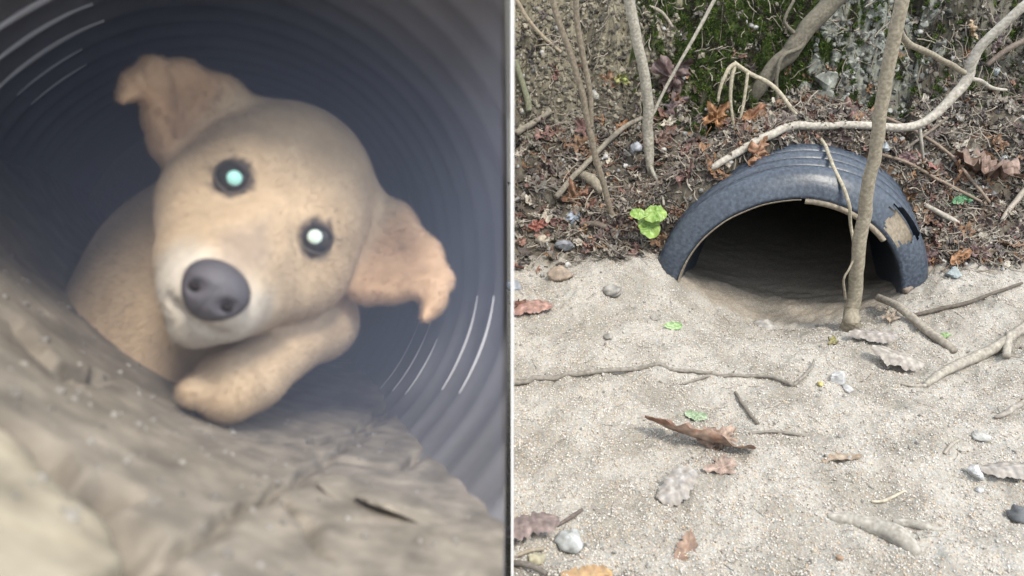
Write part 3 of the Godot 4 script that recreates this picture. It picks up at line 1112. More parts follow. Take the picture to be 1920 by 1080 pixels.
func lathe(prof: Array, segs: int, skip: Callable, wob: float, a0 := 0.0, a1 := TAU) -> B:
	var b := B.new()
	for k in segs + 1:
		var a := lerpf(a0, a1, float(k) / segs)
		for p in prof:
			var r: float = p[1] * (1.0 + wob * sin(2.0 * a + 0.6) + wob * 0.6 * lz.get_noise_2d(cos(a) * 12.0 + p[0] * 60.0, sin(a) * 12.0))
			b.add(pp(p[0], a, r), Color.WHITE)
	var w := prof.size()
	for k in segs:
		var am := lerpf(a0, a1, (k + 0.5) / segs)
		for j in w - 1:
			if skip.call(am, prof[j][0], prof[j][1]): continue
			b.quad(k * w + j, k * w + j + 1, (k + 1) * w + j + 1, (k + 1) * w + j)
	b.smooth()
	return b

func build_culvert() -> void:
	var root := top("culvert_pipe", "half-buried black corrugated culvert pipe opening onto the sand", "pipe", Vector3(PX, 0, -PQ))
	var xf := Transform3D(Basis(), -root.position)
	var hole := func(a: float, al: float, r: float) -> bool:
		var d := rad_to_deg(a)
		var e := 5.0 * lf.get_noise_2d(r * 900.0, d * 0.8)
		return al < 0.05 and r > 0.216 and d > 31.0 + e + (0.25 - r) * 90.0 and d < 47.0 + e
	# mouth ring
	var front := [[0.004, 0.2065], [-0.004, 0.209], [-0.006, 0.214], [-0.003, 0.222], [0.002, 0.232], [0.009, 0.242], [0.018, 0.251], [0.029, 0.2575], [0.04, 0.260], [0.051, 0.2585], [0.06, 0.254], [0.068, 0.247]]
	var front2 := []
	for k in front.size() - 1:
		for e in 3: front2.append([lerpf(front[k][0], front[k + 1][0], e / 3.0), lerpf(front[k][1], front[k + 1][1], e / 3.0)])
	front2.append(front[-1])
	part("mouth_ring", lathe(front2, 360, hole, 0.012).mesh(), M.pipe, root, xf)
	# corrugation ring behind ring
	for k in 9:
		var o := 0.068 + k * 0.056
		var pr := []
		for e in 11:
			var t := e / 10.0
			pr.append([o + t * 0.056, 0.246 + 0.0145 * pow(sin(PI * t), 0.7) - (0.004 if e == 0 or e == 10 else 0.0)])
		part("corrugation", lathe(pr, 120, func(_a, _b, _c): return false, 0.012).mesh(), M.pipe, root, xf)
	# inside
	part("inner_wall", lathe([[0.004, 0.2065], [0.03, 0.204], [0.5, 0.204], [1.6, 0.204], [1.6, 0.001]], 96, func(_a, _b, _c): return false, 0.012).mesh(), M.pipe_in, root, xf)
	# pale liner torn loose along the top
	var li := lathe([[0.012, 0.2115], [-0.005, 0.2085], [-0.0075, 0.203], [-0.002, 0.198], [0.02, 0.1965], [0.07, 0.198], [0.1, 0.203]], 80, func(a, al, r): return false, 0.012, deg_to_rad(40), deg_to_rad(88))
	part("torn_liner", li.mesh(), M.liner, root, xf).set_meta("label", "pale brittle liner torn along the mouth")
	# the lip where the liner is worn down to a thin edge
	var lip := lathe([[0.010, 0.2040], [-0.002, 0.2045], [-0.0072, 0.2065], [-0.0062, 0.2085]], 120, func(_a, _b, _c): return false, 0.012, deg_to_rad(90), deg_to_rad(188))
	part("worn_lip", lip.mesh(), M.gap, root, xf)
	# what shows through the broken mouth ring
	var back := lathe([[0.012, 0.212], [0.02, 0.222], [0.045, 0.235], [0.06, 0.246]], 30, func(_a, _b, _c): return false, 0.012, deg_to_rad(24), deg_to_rad(56))
	part("broken_gap_lining", back.mesh(), M.gap, root, xf)
	# sand inside
	var b := B.new()
	var als := axis_steps(-0.02, -0.02, 0.5, 1.5, 0.006, 0.03)
	var las := axis_steps(-0.245, -0.25, 0.25, 0.245, 0.006, 0.006)
	for al in als:
		for la in las:
			var x := PX + al * psn + la * fcs
			var q := PQ + al * pcs - la * fsn
			b.add(Vector3(x, sandH(x, q) + (0.0004 if al > 0.004 else -0.003), -q), Color(0.42, 0.38, 0.32))
	for j in als.size() - 1:
		for i in las.size() - 1:
			var w := las.size()
			b.quad(j * w + i, (j + 1) * w + i, (j + 1) * w + i + 1, j * w + i + 1)
	b.smooth()
	one("sand", b.mesh(), M.ground, "sand washed into the mouth of the black culvert", "ground", "", "structure")

# ================================================================ the bank: moss, crumbs, pale stones, hanging roots
func on_wall(x: float, q: float) -> bool:
	return q > 1.86 and x > 0.02

func tuft_mesh() -> ArrayMesh:
	var b := B.new()
	var r := RandomNumberGenerator.new(); r.seed = 55
	for k in 14:
		var a := r.randf() * TAU
		var l := r.randf_range(0.5, 1.0)
		var d := Vector3(cos(a) * r.randf_range(0.2, 0.8), 1.0, sin(a) * r.randf_range(0.2, 0.8)).normalized()
		var o := Vector3(r.randf_range(-0.4, 0.4), 0, r.randf_range(-0.4, 0.4))
		var sd := d.cross(Vector3(sin(a), 0, cos(a))).normalized() * 0.10
		var t := r.randf_range(0.7, 1.3)
		var c := Color(t, t, t)
		var p0 := b.add(o - sd, c); var p1 := b.add(o + sd, c)
		var p2 := b.add(o + d * l * 0.6 + sd * 0.8, c); var p3 := b.add(o + d * l * 0.6 - sd * 0.8, c)
		var p4 := b.add(o + d * l + Vector3(d.x, -0.2, d.z) * 0.25, c)
		b.quad(p0, p1, p2, p3); b.tri(p3, p2, p4)
	b.smooth()
	return b.mesh()

func build_bank() -> void:
	var r := RandomNumberGenerator.new(); r.seed = 401
	# moss
	var xfs := []; var cols := []
	while xfs.size() < 20000:
		var x := r.randf_range(0.3, 1.45)
		var q := r.randf_range(1.80, 2.3)
		var k := x + nf.get_noise_2d(x * 14.0, q * 20.0) * 0.12
		var dens := nz.get_noise_2d(x * 22.0, q * 30.0 + 300.0) + 0.12
		if k > 0.36 and k < 0.78: dens += 0.5 * smoothstep(1.82, 1.95, q)
		else: dens -= 0.25
		if dens < r.randf_range(-0.05, 0.15): continue
		var h := terH(x, q)
		var n := (terN(x, q) + Vector3(0, 0.5, 0.2)).normalized()
		var s := r.randf_range(0.006, 0.014)
		xfs.append(Transform3D(basis_on(n, r.randf() * TAU).scaled_local(Vector3.ONE * s), Vector3(x, h - 0.001, -q)))
		var t := r.randf()
		var g := Color(0.035, 0.06, 0.010).lerp(Color(0.12, 0.18, 0.028), t * t)
		if nz.get_noise_2d(x * 30.0 + 90.0, q * 40.0) > 0.15: g = Color(0.05, 0.045, 0.028)
		cols.append(g)
	many("moss", tuft_mesh(), M.moss, xfs, cols, "dark green moss covering the steep part of the bank", "moss")
	# crumbs of earth and stone stuck in the wall
	var kinds := [rock_mesh(11, 0.8), rock_mesh(12, 0.6), rock_mesh(13, 0.9)]
	for u in 3:
		xfs = []; cols = []
		while xfs.size() < 7000:
			var x := r.randf_range(0.01, 1.6)
			var q := r.randf_range(1.80, 2.3)
			if r.randf() < 0.35: x = r.randf_range(0.01, 0.42)
			var k := x + nf.get_noise_2d(x * 14.0, q * 20.0) * 0.12
			var moss := k > 0.36 and k < 0.78
			if moss and r.randf() < 0.85: continue
			var s := 0.004 + 0.016 * pow(r.randf(), 2.2)
			var c := Color(0.29, 0.26, 0.195)
			if k > 0.77 and k < 1.02: c = Color(0.30, 0.31, 0.275); s *= 1.25
			elif k >= 1.02: c = Color(0.14, 0.125, 0.10)
			var t := r.randf_range(0.2, 1.3)
			xfs.append(Transform3D(Basis.from_euler(Vector3(r.randf() * 6, r.randf() * 6, r.randf() * 6)).scaled_local(Vector3.ONE * s), Vector3(x, terH(x, q) + s * 0.1, -q)))
			cols.append(Color(c.r * t, c.g * t, c.b * t))
		many("earth_crumbs", kinds[u], M.stone, xfs, cols, "crumbs of earth and gravel bedded in the steep bank", "earth")
	# pale stones of the outcrop
	var st := [[1525, 130, 60], [1560, 150, 70], [1595, 120, 62], [1545, 185, 66], [1585, 190, 58], [1620, 165, 50], [1510, 165, 44], [1570, 105, 52], [1612, 205, 40], [1640, 60, 50], [1655, 25, 38], [1535, 215, 34]]
	var k := 0
	for e in st:
		var p := hit(e[0], e[1])
		var s: float = e[2] * depth_of(p) / F
		var t := r.randf_range(0.75, 1.1)
		one("bank_stone", tinted(rock_mesh(200 + k, 0.75), Color(0.33 * t, 0.345 * t, 0.30 * t), 0.9, k), M.stone, ["small pale lichen-grey stone bedded in the bank above the culvert", "middling pale lichen-grey stone bedded in the bank above the culvert", "large pale lichen-grey stone bedded in the bank above the culvert"][0 if e[2] < 45 else (1 if e[2] < 60 else 2)], "stone", "pale stones above the culvert", "",
			Transform3D(Basis.from_euler(Vector3(r.randf() * 6, r.randf() * 6, r.randf() * 6)).scaled_local(Vector3.ONE * s), p + Vector3(0, -0.006, -0.012)))
		k += 1
	# hair roots hanging on the steep part
	var b := B.new()
	for j in 330:
		var far := j < 190
		var x := r.randf_range(0.95, 1.5) if far else r.randf_range(0.02, 1.4)
		var q := r.randf_range(1.88, 2.2)
		var pts := []; var rad := []
		var rr := r.randf_range(0.0006, 0.0018)
		var dxs := r.randf_range(-0.35, 0.35)
		var len := r.randf_range(0.04, 0.16)
		var steps := 7
		for s in steps:
			var t := s / (steps - 1.0)
			var q2 := q - len * 0.45 * t
			var x2 := x + dxs * len * t + 0.008 * sin(t * 5.0 + j)
			pts.append(Vector3(x2, terH(x2, q2) + 0.004 + 0.012 * sin(PI * t), -q2))
			rad.append(rr * (1.0 - 0.5 * t))
		var c := Color(0.25, 0.225, 0.18) if r.randf() < 0.6 else Color(0.12, 0.10, 0.08)
		tube(b, pts, rad, 4, c, 0.0, false)
	b.smooth()
	var o := one("root_hairs", b.mesh(), M.bark, "thin grey roots hanging down the steep bank", "roots", "", "stuff")

# ================================================================ saplings, branches, sticks
func stick(called: String, label: String, category: String, col: Color, anchor: Array, knots: Array, subs := [], group := "", lift := 0.8, sides := 9) -> Node3D:
	# knots: [px, py, dq, radius px]; with an anchor the points stand at the anchor's distance plus dq, without it they lie on the ground
	var base := Vector3.ZERO
	if anchor.size(): base = hit(anchor[0], anchor[1])
	else: base = hit(knots[0][0], knots[0][1])
	var root := top(called, label, category, base, group)
	var n := 0
	for set_ in [knots] + subs:
		var kk := []
		for e in set_:
			var p: Vector3
			if anchor.size():
				var q: float = -base.z + e[2]
				p = at_q(e[0], e[1], q)
				if e != set_[0]:
					while (p.y < terH(p.x, q) + e[3] * 0.001 or in_pipe(p, 0.008)) and q > -base.z - 0.5:
						q -= 0.008
						p = at_q(e[0], e[1], q)
			else:
				p = hit(e[0], e[1])
			var rr: float = e[3] * depth_of(p) / F
			if not anchor.size(): p.y += rr * lift + e[2]
			kk.append([p - base, rr])
		var pr := path(kk, 0.008)
		for j in pr[0].size():      # small bends
			var w: Vector3 = pr[0][j] + base
			pr[0][j] += Vector3(nf.get_noise_3d(w.x * 9.0, w.y * 9.0, w.z * 9.0), nf.get_noise_3d(w.x * 9.0, w.y * 9.0 + 50.0, w.z * 9.0), 0) * pr[1][j] * 0.5
			if category in ["vine", "branch"] and not in_pipe(w, 0.02): pr[0][j].y = maxf(pr[0][j].y, terH(w.x, -w.z) + pr[1][j] - base.y)
			if not anchor.size(): pr[0][j].y = maxf(pr[0][j].y, terH(w.x, -w.z) + pr[1][j] * (lift - 0.35) - base.y)
		var b := B.new()
		tube(b, pr[0], pr[1], sides, col, 0.10)
		b.smooth()
		part("stem" if n == 0 else "side_twig", b.mesh(), M.bark, root)
		n += 1
	return root

func build_branches() -> void:
	var pale := Color(0.42, 0.40, 0.34)
	var grey := Color(0.26, 0.235, 0.19)
	var dun := Color(0.36, 0.31, 0.23)
	var dark := Color(0.13, 0.11, 0.09)
	stick("sapling", "slender tan sapling growing in front of the culvert mouth", "sapling", Color(0.33, 0.295, 0.225), [1598, 606],
		[[1596, 628, 0, 21], [1598, 605, 0, 16], [1601, 580, 0, 13.5], [1607, 500, 0, 12.5], [1618, 420, 0, 12.5], [1634, 320, -0.005, 12], [1650, 235, -0.01, 12], [1668, 120, -0.015, 12.5], [1690, 0, -0.02, 13], [1712, -120, -0.02, 13]],
		[[[1682, 45, -0.01, 6], [1700, 78, 0.03, 6], [1745, 100, 0.10, 5.5], [1808, 136, 0.17, 5]], [[1585, 560, 0, 2.5], [1582, 525, -0.01, 2.2], [1592, 505, -0.01, 2], [1604, 480, 0, 2]]])
	stick("sapling", "pale blotched sapling stem standing in the leaf litter", "sapling", pale, [1218, 318],
		[[1232, 360, 0.02, 4], [1219, 318, 0, 7], [1217, 260, 0, 10], [1214, 180, -0.005, 10], [1203, 110, -0.01, 10], [1187, 40, -0.01, 10], [1178, -40, -0.01, 11]],
		[[[1224, 215, 0.0, 3], [1240, 180, 0.01, 3], [1275, 115, 0.02, 3], [1312, 50, 0.03, 3.5], [1345, -10, 0.04, 3.5]], [[1218, 310, 0, 4], [1238, 350, 0.01, 3], [1245, 385, 0.01, 2]]])
	stick("sapling", "thin brown twin stem leaning over the leaf litter, longer one", "sapling", Color(0.24, 0.205, 0.155), [1150, 412],
		[[1152, 415, 0, 5], [1135, 360, 0, 5.5], [1115, 285, 0, 6], [1095, 190, 0.0, 6], [1068, 100, 0.0, 6], [1035, 0, 0, 6], [1015, -60, 0, 6]],
		[[[1109, 240, 0, 5], [1106, 180, 0, 5], [1092, 100, 0.0, 5.5], [1083, 40, 0, 5.5], [1081, -40, 0, 5.5]]])
	stick("branch", "long bone-pale branch arching over the culvert roof", "branch", Color(0.48, 0.455, 0.40), [1500, 262],
		[[1322, 325, 0.02, 5], [1330, 318, 0.0, 6], [1385, 285, 0, 7.5], [1440, 256, 0, 9], [1480, 238, 0, 8], [1560, 236, 0.0, 7], [1640, 238, 0, 7.5], [1725, 233, 0.01, 8], [1775, 195, 0.02, 9], [1810, 152, 0.03, 10], [1822, 118, 0.03, 10], [1850, 76, 0.02, 9], [1925, 8, 0.0, 9], [1990, -50, 0, 9]],
		[[[1815, 148, 0.03, 4], [1838, 152, 0.04, 4], [1860, 164, 0.05, 3.5], [1888, 168, 0.06, 2.5]], [[1724, 240, 0.01, 3.5], [1728, 270, 0.01, 3], [1731, 300, 0.02, 2.5]]])
	stick("root", "thick mossy grey root slanting down the bank", "root", Color(0.19, 0.175, 0.135), [1420, 185],
		[[1400, 205, 0.02, 12], [1425, 168, 0.0, 14], [1450, 130, 0, 15], [1485, 92, 0.0, 17], [1520, 48, 0, 17], [1562, 5, 0, 18], [1600, -40, 0, 18]],
		[[[1488, 62, -0.01, 4], [1470, 40, -0.02, 3], [1488, 0, -0.02, 3]], [[1515, 40, -0.01, 4], [1505, 85, -0.02, 4], [1468, 105, -0.03, 4], [1456, 150, -0.03, 3.5], [1458, 190, -0.03, 3]]])
	stick("vine", "pale wiry vine hanging down across the culvert mouth", "vine", Color(0.46, 0.42, 0.32), [1500, 300],
		[[1376, 118, 0.16, 4], [1408, 138, 0.14, 4], [1452, 162, 0.1, 4], [1492, 212, 0.05, 3.6], [1540, 262, 0.0, 3.4], [1562, 310, -0.05, 3.4], [1590, 375, -0.12, 3.2], [1596, 420, -0.15, 3], [1603, 462, -0.17, 3]],
		[[[1380, 120, 0.16, 5], [1365, 130, 0.15, 4], [1350, 165, 0.14, 3], [1346, 190, 0.14, 2.5]], [[1380, 118, 0.16, 4], [1372, 145, 0.15, 4], [1370, 185, 0.14, 3], [1375, 235, 0.13, 2.5]], [[1402, 136, 0.14, 3], [1398, 175, 0.13, 3], [1388, 225, 0.12, 2.5]]])
	stick("vine", "thin tan vine trailing over the pale earth", "vine", dun, [1060, 110], [[965, -5, 0.0, 4], [985, 30, 0, 4], [1012, 62, 0, 3.5], [1052, 98, 0, 3]])
	stick("stick", "straight brown stick leaning across the litter beside the twin stem", "stick", grey, [], [[1203, 236, 0.015, 4], [1160, 265, 0.02, 5], [1105, 318, 0.02, 5], [1040, 382, 0.01, 6]])
	stick("stick", "short thick mottled stick lying under the twin stem", "stick", Color(0.3, 0.27, 0.21), [], [[1084, 334, 0.005, 9], [1108, 350, 0.006, 10], [1132, 372, 0.004, 9]])
	stick("stick", "grey stick pointing up the bank beside the white board", "stick", grey, [], [[966, 264, 0.01, 6], [1000, 246, 0.015, 6], [1034, 228, 0.02, 5]])
	stick("stick", "green-tinged stem propped on the litter beside the white board", "stick", Color(0.20, 0.21, 0.14), [], [[967, 140, 0.03, 5], [980, 185, 0.03, 5.5], [992, 225, 0.015, 6]])
	stick("stick", "dark crooked stick at the edge of the sand under the seedling", "stick", Color(0.17, 0.14, 0.115), [], [[1088, 430, 0.004, 5], [1120, 432, 0.008, 6], [1160, 442, 0.004, 5]])
	stick("twig", "long wavy grey twig lying across the open sand", "twig", Color(0.27, 0.25, 0.22), [], [[962, 722, 0.0, 5.5], [1040, 713, 0, 5.5], [1110, 703, 0.001, 5], [1180, 697, 0.001, 4.5], [1280, 699, 0.001, 4], [1360, 708, 0, 3.8], [1440, 709, 0.001, 3.6], [1487, 726, 0, 3.4]],
		[[[1487, 726, 0.001, 3], [1508, 708, 0.003, 3], [1522, 694, 0.006, 2.6], [1524, 684, 0.009, 2]], [[1330, 706, 0, 2.6], [1300, 716, 0, 2.4], [1280, 722, 0, 2]]])
	stick("stick", "smooth grey stick lying on sand below the sapling's foot", "stick", Color(0.35, 0.32, 0.27), [], [[1644, 574, 0.012, 7], [1680, 590, 0.01, 7.5], [1720, 618, 0.008, 8], [1756, 642, 0.004, 8.5], [1790, 664, 0.002, 7]])
	stick("stick", "stout pale stick with a sawn stub lying on the sand", "stick", Color(0.40, 0.375, 0.325), [], [[1735, 726, 0.0, 6], [1780, 700, 0.002, 9], [1830, 678, 0.004, 10], [1875, 655, 0.006, 9.5], [1925, 624, 0.008, 9], [1980, 600, 0.008, 9]],
		[[[1888, 640, 0.012, 7], [1886, 658, 0.01, 7.5], [1884, 676, 0.004, 7]], [[1735, 726, 0, 4], [1715, 726, 0, 3], [1690, 722, 0, 2]]])
	stick("driftwood", "fat sand-coated grey stick half sunk in the sand", "driftwood", Color(0.42, 0.40, 0.36), [], [[1553, 968, -0.004, 7], [1590, 974, -0.002, 13], [1640, 988, -0.002, 19], [1680, 1008, -0.003, 20], [1712, 1030, -0.006, 15], [1724, 1040, -0.008, 8]],
		[[[1672, 982, 0, 7], [1705, 986, 0.001, 8], [1740, 990, 0.0, 7.5], [1768, 992, -0.002, 5]]], "", 0.3, 14)
	stick("twig", "short dark twig on sand above the curled brown leaf", "twig", Color(0.22, 0.2, 0.17), [], [[1378, 738, 0.001, 2.5], [1395, 765, 0.001, 3.5], [1421, 797, 0, 4]])
	stick("twig", "thin level twig on sand beside the curled brown leaf", "twig", Color(0.27, 0.25, 0.22), [], [[1405, 815, 0, 2.5], [1445, 812, 0.001, 3], [1508, 818, 0, 2.5]])
	stick("rootlet", "pale bent rootlet lying on sand above the driftwood", "rootlet", Color(0.58, 0.53, 0.43), [], [[1634, 942, 0, 2.5], [1655, 943, 0.001, 3], [1675, 934, 0.001, 2.6], [1696, 922, 0, 2]])
	stick("twig", "grey twig end lying on sand beside the pale chip", "twig", Color(0.38, 0.35, 0.31), [], [[1866, 786, 0, 4], [1892, 776, 0.001, 5], [1930, 752, 0.002, 5]])
	stick("twig", "short pale twig lying beside the sunken pale chip", "twig", Color(0.40, 0.37, 0.32), [], [[1770, 852, 0, 3], [1782, 838, 0, 3.2], [1798, 826, 0, 2.5]])
	stick("twig", "dark thin twig curving on the sand below the blue-grey stone", "twig", dark, [], [[1708, 596, 0.002, 3.5], [1760, 585, 0.003, 4], [1812, 573, 0.003, 3.6], [1870, 552, 0.003, 3], [1915, 535, 0.003, 2.5]])
	stick("twig", "brown twig reaching from the culvert foot to the blue-grey stone", "twig", Color(0.25, 0.21, 0.17), [], [[1694, 552, 0.002, 6], [1722, 530, 0.004, 6], [1742, 512, 0.006, 5]])
	stick("twig", "long thin brown twig slanting down past the red leaves", "twig", Color(0.27, 0.21, 0.165), [], [[1655, 246, 0.03, 3], [1715, 276, 0.03, 3], [1775, 318, 0.03, 3], [1830, 372, 0.02, 2.8], [1870, 410, 0.01, 2.4]])
	stick("twig", "long straight brown twig resting beside the culvert roof", "twig", Color(0.28, 0.22, 0.17), [], [[1640, 316, 0.03, 3], [1700, 336, 0.03, 3], [1770, 364, 0.02, 3], [1845, 392, 0.01, 2.6]])
	stick("twig", "grey twig sticking out of the litter beside the big curled leaf", "twig", Color(0.42, 0.38, 0.32), [], [[1878, 420, 0.004, 4], [1898, 398, 0.02, 5], [1930, 368, 0.03, 5]])
	stick("twig", "pale twig lying in litter between the green leaf and blue-grey stone", "twig", Color(0.45, 0.42, 0.36), [], [[1732, 396, 0.01, 4], [1765, 418, 0.012, 5], [1800, 432, 0.008, 4.5]])
	stick("stick", "dark bare twig lying under the yellowish pebble on sand", "stick", Color(0.2, 0.18, 0.16), [], [[963, 1062, 0.002, 6], [990, 1068, 0.003, 6], [1025, 1082, 0.002, 5]])
	stick("twig", "pale dry stalk lying between purple-grey leaf and yellowish pebble", "twig", Color(0.42, 0.37, 0.29), [], [[970, 1048, 0.003, 4], [992, 1040, 0.004, 4], [1018, 1034, 0.003, 3]])
	stick("twig", "short dark twig tip beside the ragged purple-grey leaf", "twig", Color(0.17, 0.14, 0.125), [], [[1046, 990, 0.003, 3], [1070, 978, 0.004, 4], [1092, 962, 0.004, 3]])
	stick("branch", "dark slanting branch against the grey rooty bank", "branch", Color(0.22, 0.18, 0.15), [1870, 160], [[1850, 122, 0.0, 4], [1880, 98, 0, 5.5], [1925, 74, 0, 6], [1980, 50, 0, 6]])
	stick("twig", "thin twig crossing below the pale branch on the roof", "twig", Color(0.24, 0.20, 0.16), [], [[1690, 300, 0.02, 2.6], [1735, 275, 0.03, 2.6], [1765, 258, 0.04, 2.2]])
	stick("twig", "bent twig hanging at the edge of the mossy patch", "twig", Color(0.36, 0.33, 0.27), [1330, 60], [[1195, 5, 0, 3], [1232, 18, 0, 3.6], [1252, 38, 0, 3.2], [1270, 68, 0.0, 2.4]])

# ================================================================ leaves that can be told apart
func leaf(called: String, label: String, kind: String, px: float, py: float, len_px: float, yaw: float, tilt: float, curl: float, fold: float, col: Color, rim: Color, lift := 0.004, green := false, group := "") -> MeshInstance3D:
	var p := hit(px, py)
	var n := terN(p.x, -p.z)
	n = n.lerp(Vector3(0, 0.8, 0.6), 0.35).normalized()
	var s := len_px * depth_of(p) / F
	used_leaf += 1
	var m := scroll_mesh(used_leaf, fold, curl, 0.1, col, rim) if kind == "scroll" else leaf_mesh(kind, 900 + used_leaf * 7, curl, fold, col, rim, 7, 60)
	if kind == "scroll": lift -= 0.05 * s
	return one(called, m, M.green if green else M.leaf, label, "leaf", group, "", Transform3D(basis_on(n, deg_to_rad(yaw), deg_to_rad(tilt)).scaled_local(Vector3.ONE * s), p + n * (lift + 0.06 * s)))
var used_leaf := 0

func build_leaves() -> void:
	var br := Color(0.23, 0.13, 0.075)
	var br2 := Color(0.14, 0.085, 0.06)
	var orange := Color(0.34, 0.17, 0.08)
	var pink := Color(0.40, 0.20, 0.145)
	var purple := Color(0.15, 0.095, 0.09)
	var greyl := Color(0.36, 0.32, 0.28)
	var red := Color(0.27, 0.085, 0.06)
	leaf("dry_leaf", "large dull purple-brown leaf standing against the mossy bank", "torn", 1252, 152, 105, 20, 45, -0.3, 0.1, Color(0.17, 0.115, 0.105), purple, 0.02)
	leaf("dry_leaf", "dark violet leaf tucked under the large purple-brown leaf", "torn", 1262, 205, 80, 60, 20, -0.2, 0.1, Color(0.10, 0.075, 0.085), purple)
	leaf("maple_leaf", "orange-brown lobed leaf lying on the culvert's roof", "maple", 1413, 297, 74, 95, 18, 0.25, 0.05, Color(0.40, 0.225, 0.135), Color(0.31, 0.16, 0.085), 0.014)
	leaf("dry_leaf", "crumpled red-brown leaf in the litter beside the twin stem", "maple", 1086, 378, 70, 30, 15, 0.6, 0.1, Color(0.27, 0.13, 0.085), br, 0.008)
	leaf("dry_leaf", "salmon-pink broken leaf lying on sand beside the white board", "scroll", 1000, 583, 74, 4, 174, 0.55, 0.3, Color(0.40, 0.245, 0.20), Color(0.34, 0.19, 0.15), 0.012)
	leaf("dry_leaf", "dark red-brown leaf tip behind the salmon-pink leaf", "torn", 972, 578, 36, 10, 30, 0.2, 0.1, Color(0.2, 0.08, 0.05), br2, 0.006)
	leaf("dry_leaf", "long curled brown leaf with dark underside lying on open sand", "scroll", 1305, 838, 205, -24, -38, 1.5, 0.16, Color(0.40, 0.29, 0.22), Color(0.22, 0.11, 0.07), 0.014)
	leaf("dry_leaf", "pinkish torn leaf flap beside the long curled leaf", "torn", 1344, 832, 110, 40, 10, -0.35, 0.1, Color(0.44, 0.32, 0.25), Color(0.36, 0.25, 0.19), 0.004)
	leaf("dry_leaf", "thin pinkish leaf remnant pressed in sand below the curled leaf", "torn", 1352, 878, 80, 12, 2, 0.05, 0.02, Color(0.40, 0.29, 0.24), Color(0.36, 0.27, 0.22), 0.001)
	leaf("dry_leaf", "ragged grey leaf flat on open sand", "scroll", 1268, 918, 96, 35, 176, 0.7, 0.32, Color(0.42, 0.395, 0.37), greyl, 0.014)
	leaf("dry_leaf", "narrow russet leaf standing on edge in the sand", "scroll", 1282, 1030, 84, 65, 10, 1.1, 0.2, Color(0.27, 0.165, 0.11), Color(0.33, 0.22, 0.16), 0.004)
	leaf("dry_leaf", "dull purple-grey leaf on sand above the smooth pale stone", "scroll", 1000, 1000, 110, 8, 172, 0.6, 0.3, Color(0.22, 0.165, 0.155), Color(0.29, 0.22, 0.2), 0.016)
	leaf("dry_leaf", "ochre leaf edge lying on sand near the smooth pale stone", "scroll", 1098, 1086, 100, 5, 10, 0.7, 0.2, Color(0.46, 0.30, 0.14), Color(0.40, 0.24, 0.11), 0.004)
	leaf("dry_leaf", "grey-mauve curled leaf at the sapling's foot", "scroll", 1634, 640, 84, -8, 172, 0.9, 0.32, Color(0.40, 0.36, 0.33), greyl, 0.02)
	leaf("dry_leaf", "grey arched leaf with a dark hollow lying on sand", "scroll", 1676, 682, 92, -30, 175, 1.0, 0.34, Color(0.43, 0.39, 0.34), greyl, 0.022)
	leaf("dry_leaf", "big curled brown leaf with a pink blade on the bank", "maple", 1842, 335, 122, 150, 30, 0.45, 0.2, Color(0.28, 0.19, 0.15), Color(0.16, 0.095, 0.065), 0.02)
	leaf("dry_leaf", "brown folded leaf under the big curled leaf", "torn", 1802, 340, 90, 70, 30, -0.5, 0.3, Color(0.27, 0.16, 0.09), br, 0.012)
	leaf("dry_leaf", "curled red leaf above the culvert's flank", "scroll", 1728, 312, 56, -35, 150, 1.3, 0.3, Color(0.40, 0.19, 0.17), Color(0.28, 0.11, 0.09), 0.02)
	leaf("dry_leaf", "mauve crumpled leaf beside the curled red leaf", "torn", 1694, 303, 52, 10, 30, -0.4, 0.2, Color(0.22, 0.13, 0.13), purple, 0.012)
	leaf("dry_leaf", "dark maroon leaf hanging beside the culvert's flank", "torn", 1752, 462, 62, 80, 40, -0.3, 0.2, Color(0.14, 0.06, 0.055), br2, 0.01)
	leaf("dry_leaf", "maroon leaf wedged between culvert and sand", "torn", 1745, 490, 50, 10, 30, 0.3, 0.2, Color(0.17, 0.085, 0.075), purple, 0.008)
	leaf("dry_leaf", "small orange-brown leaf just above the blue-grey stone", "ovate", 1797, 488, 48, 20, 25, 0.3, 0.3, Color(0.38, 0.20, 0.10), orange, 0.008)
	leaf("dry_leaf", "plum-coloured leaf beside the small orange-brown leaf", "torn", 1835, 478, 46, 0, 20, 0.3, 0.2, Color(0.22, 0.14, 0.14), purple, 0.006)
	leaf("green_leaf", "small bright green leaf lying in litter on the bank", "ovate", 1801, 384, 42, 5, 15, 0.1, 0.2, Color(0.05, 0.14, 0.06), Color(0.07, 0.17, 0.08), 0.014, true)
	leaf("green_leaf", "pale green leaf lying flat on open sand", "ovate", 1303, 785, 44, -5, 6, 0.15, 0.2, Color(0.20, 0.265, 0.17), Color(0.25, 0.30, 0.21), 0.003, true)
	leaf("green_leaf", "sliver of green leaf beside the smooth grey stick", "ovate", 1768, 634, 28, 0, 10, 0.1, 0.2, Color(0.14, 0.22, 0.09), Color(0.17, 0.24, 0.11), 0.003, true)
	leaf("green_leaf", "thin green leaf edge on sand before the culvert", "ovate", 1262, 614, 34, 0, 30, 0.1, 0.4, Color(0.22, 0.33, 0.15), Color(0.28, 0.38, 0.2), 0.002, true)
	leaf("dry_leaf", "small tan curled leaf on sand beyond the driftwood", "scroll", 1576, 866, 78, 4, -15, 1.3, 0.17, Color(0.44, 0.36, 0.27), Color(0.36, 0.25, 0.17), 0.003)
	leaf("dry_leaf", "weathered grey leaf curled beside the white chip", "scroll", 1890, 890, 110, -12, 170, 1.3, 0.24, Color(0.36, 0.33, 0.30), greyl, 0.016)
	leaf("maple_leaf", "bright orange leaf scrap leaning on the straight brown stick", "torn", 1162, 252, 48, 30, 30, 0.3, 0.2, Color(0.46, 0.22, 0.11), orange, 0.014)
	leaf("maple_leaf", "orange lobed leaf lying at the foot of the moss", "maple", 1345, 226, 62, 30, 20, 0.4, 0.2, Color(0.45, 0.24, 0.11), orange, 0.014)
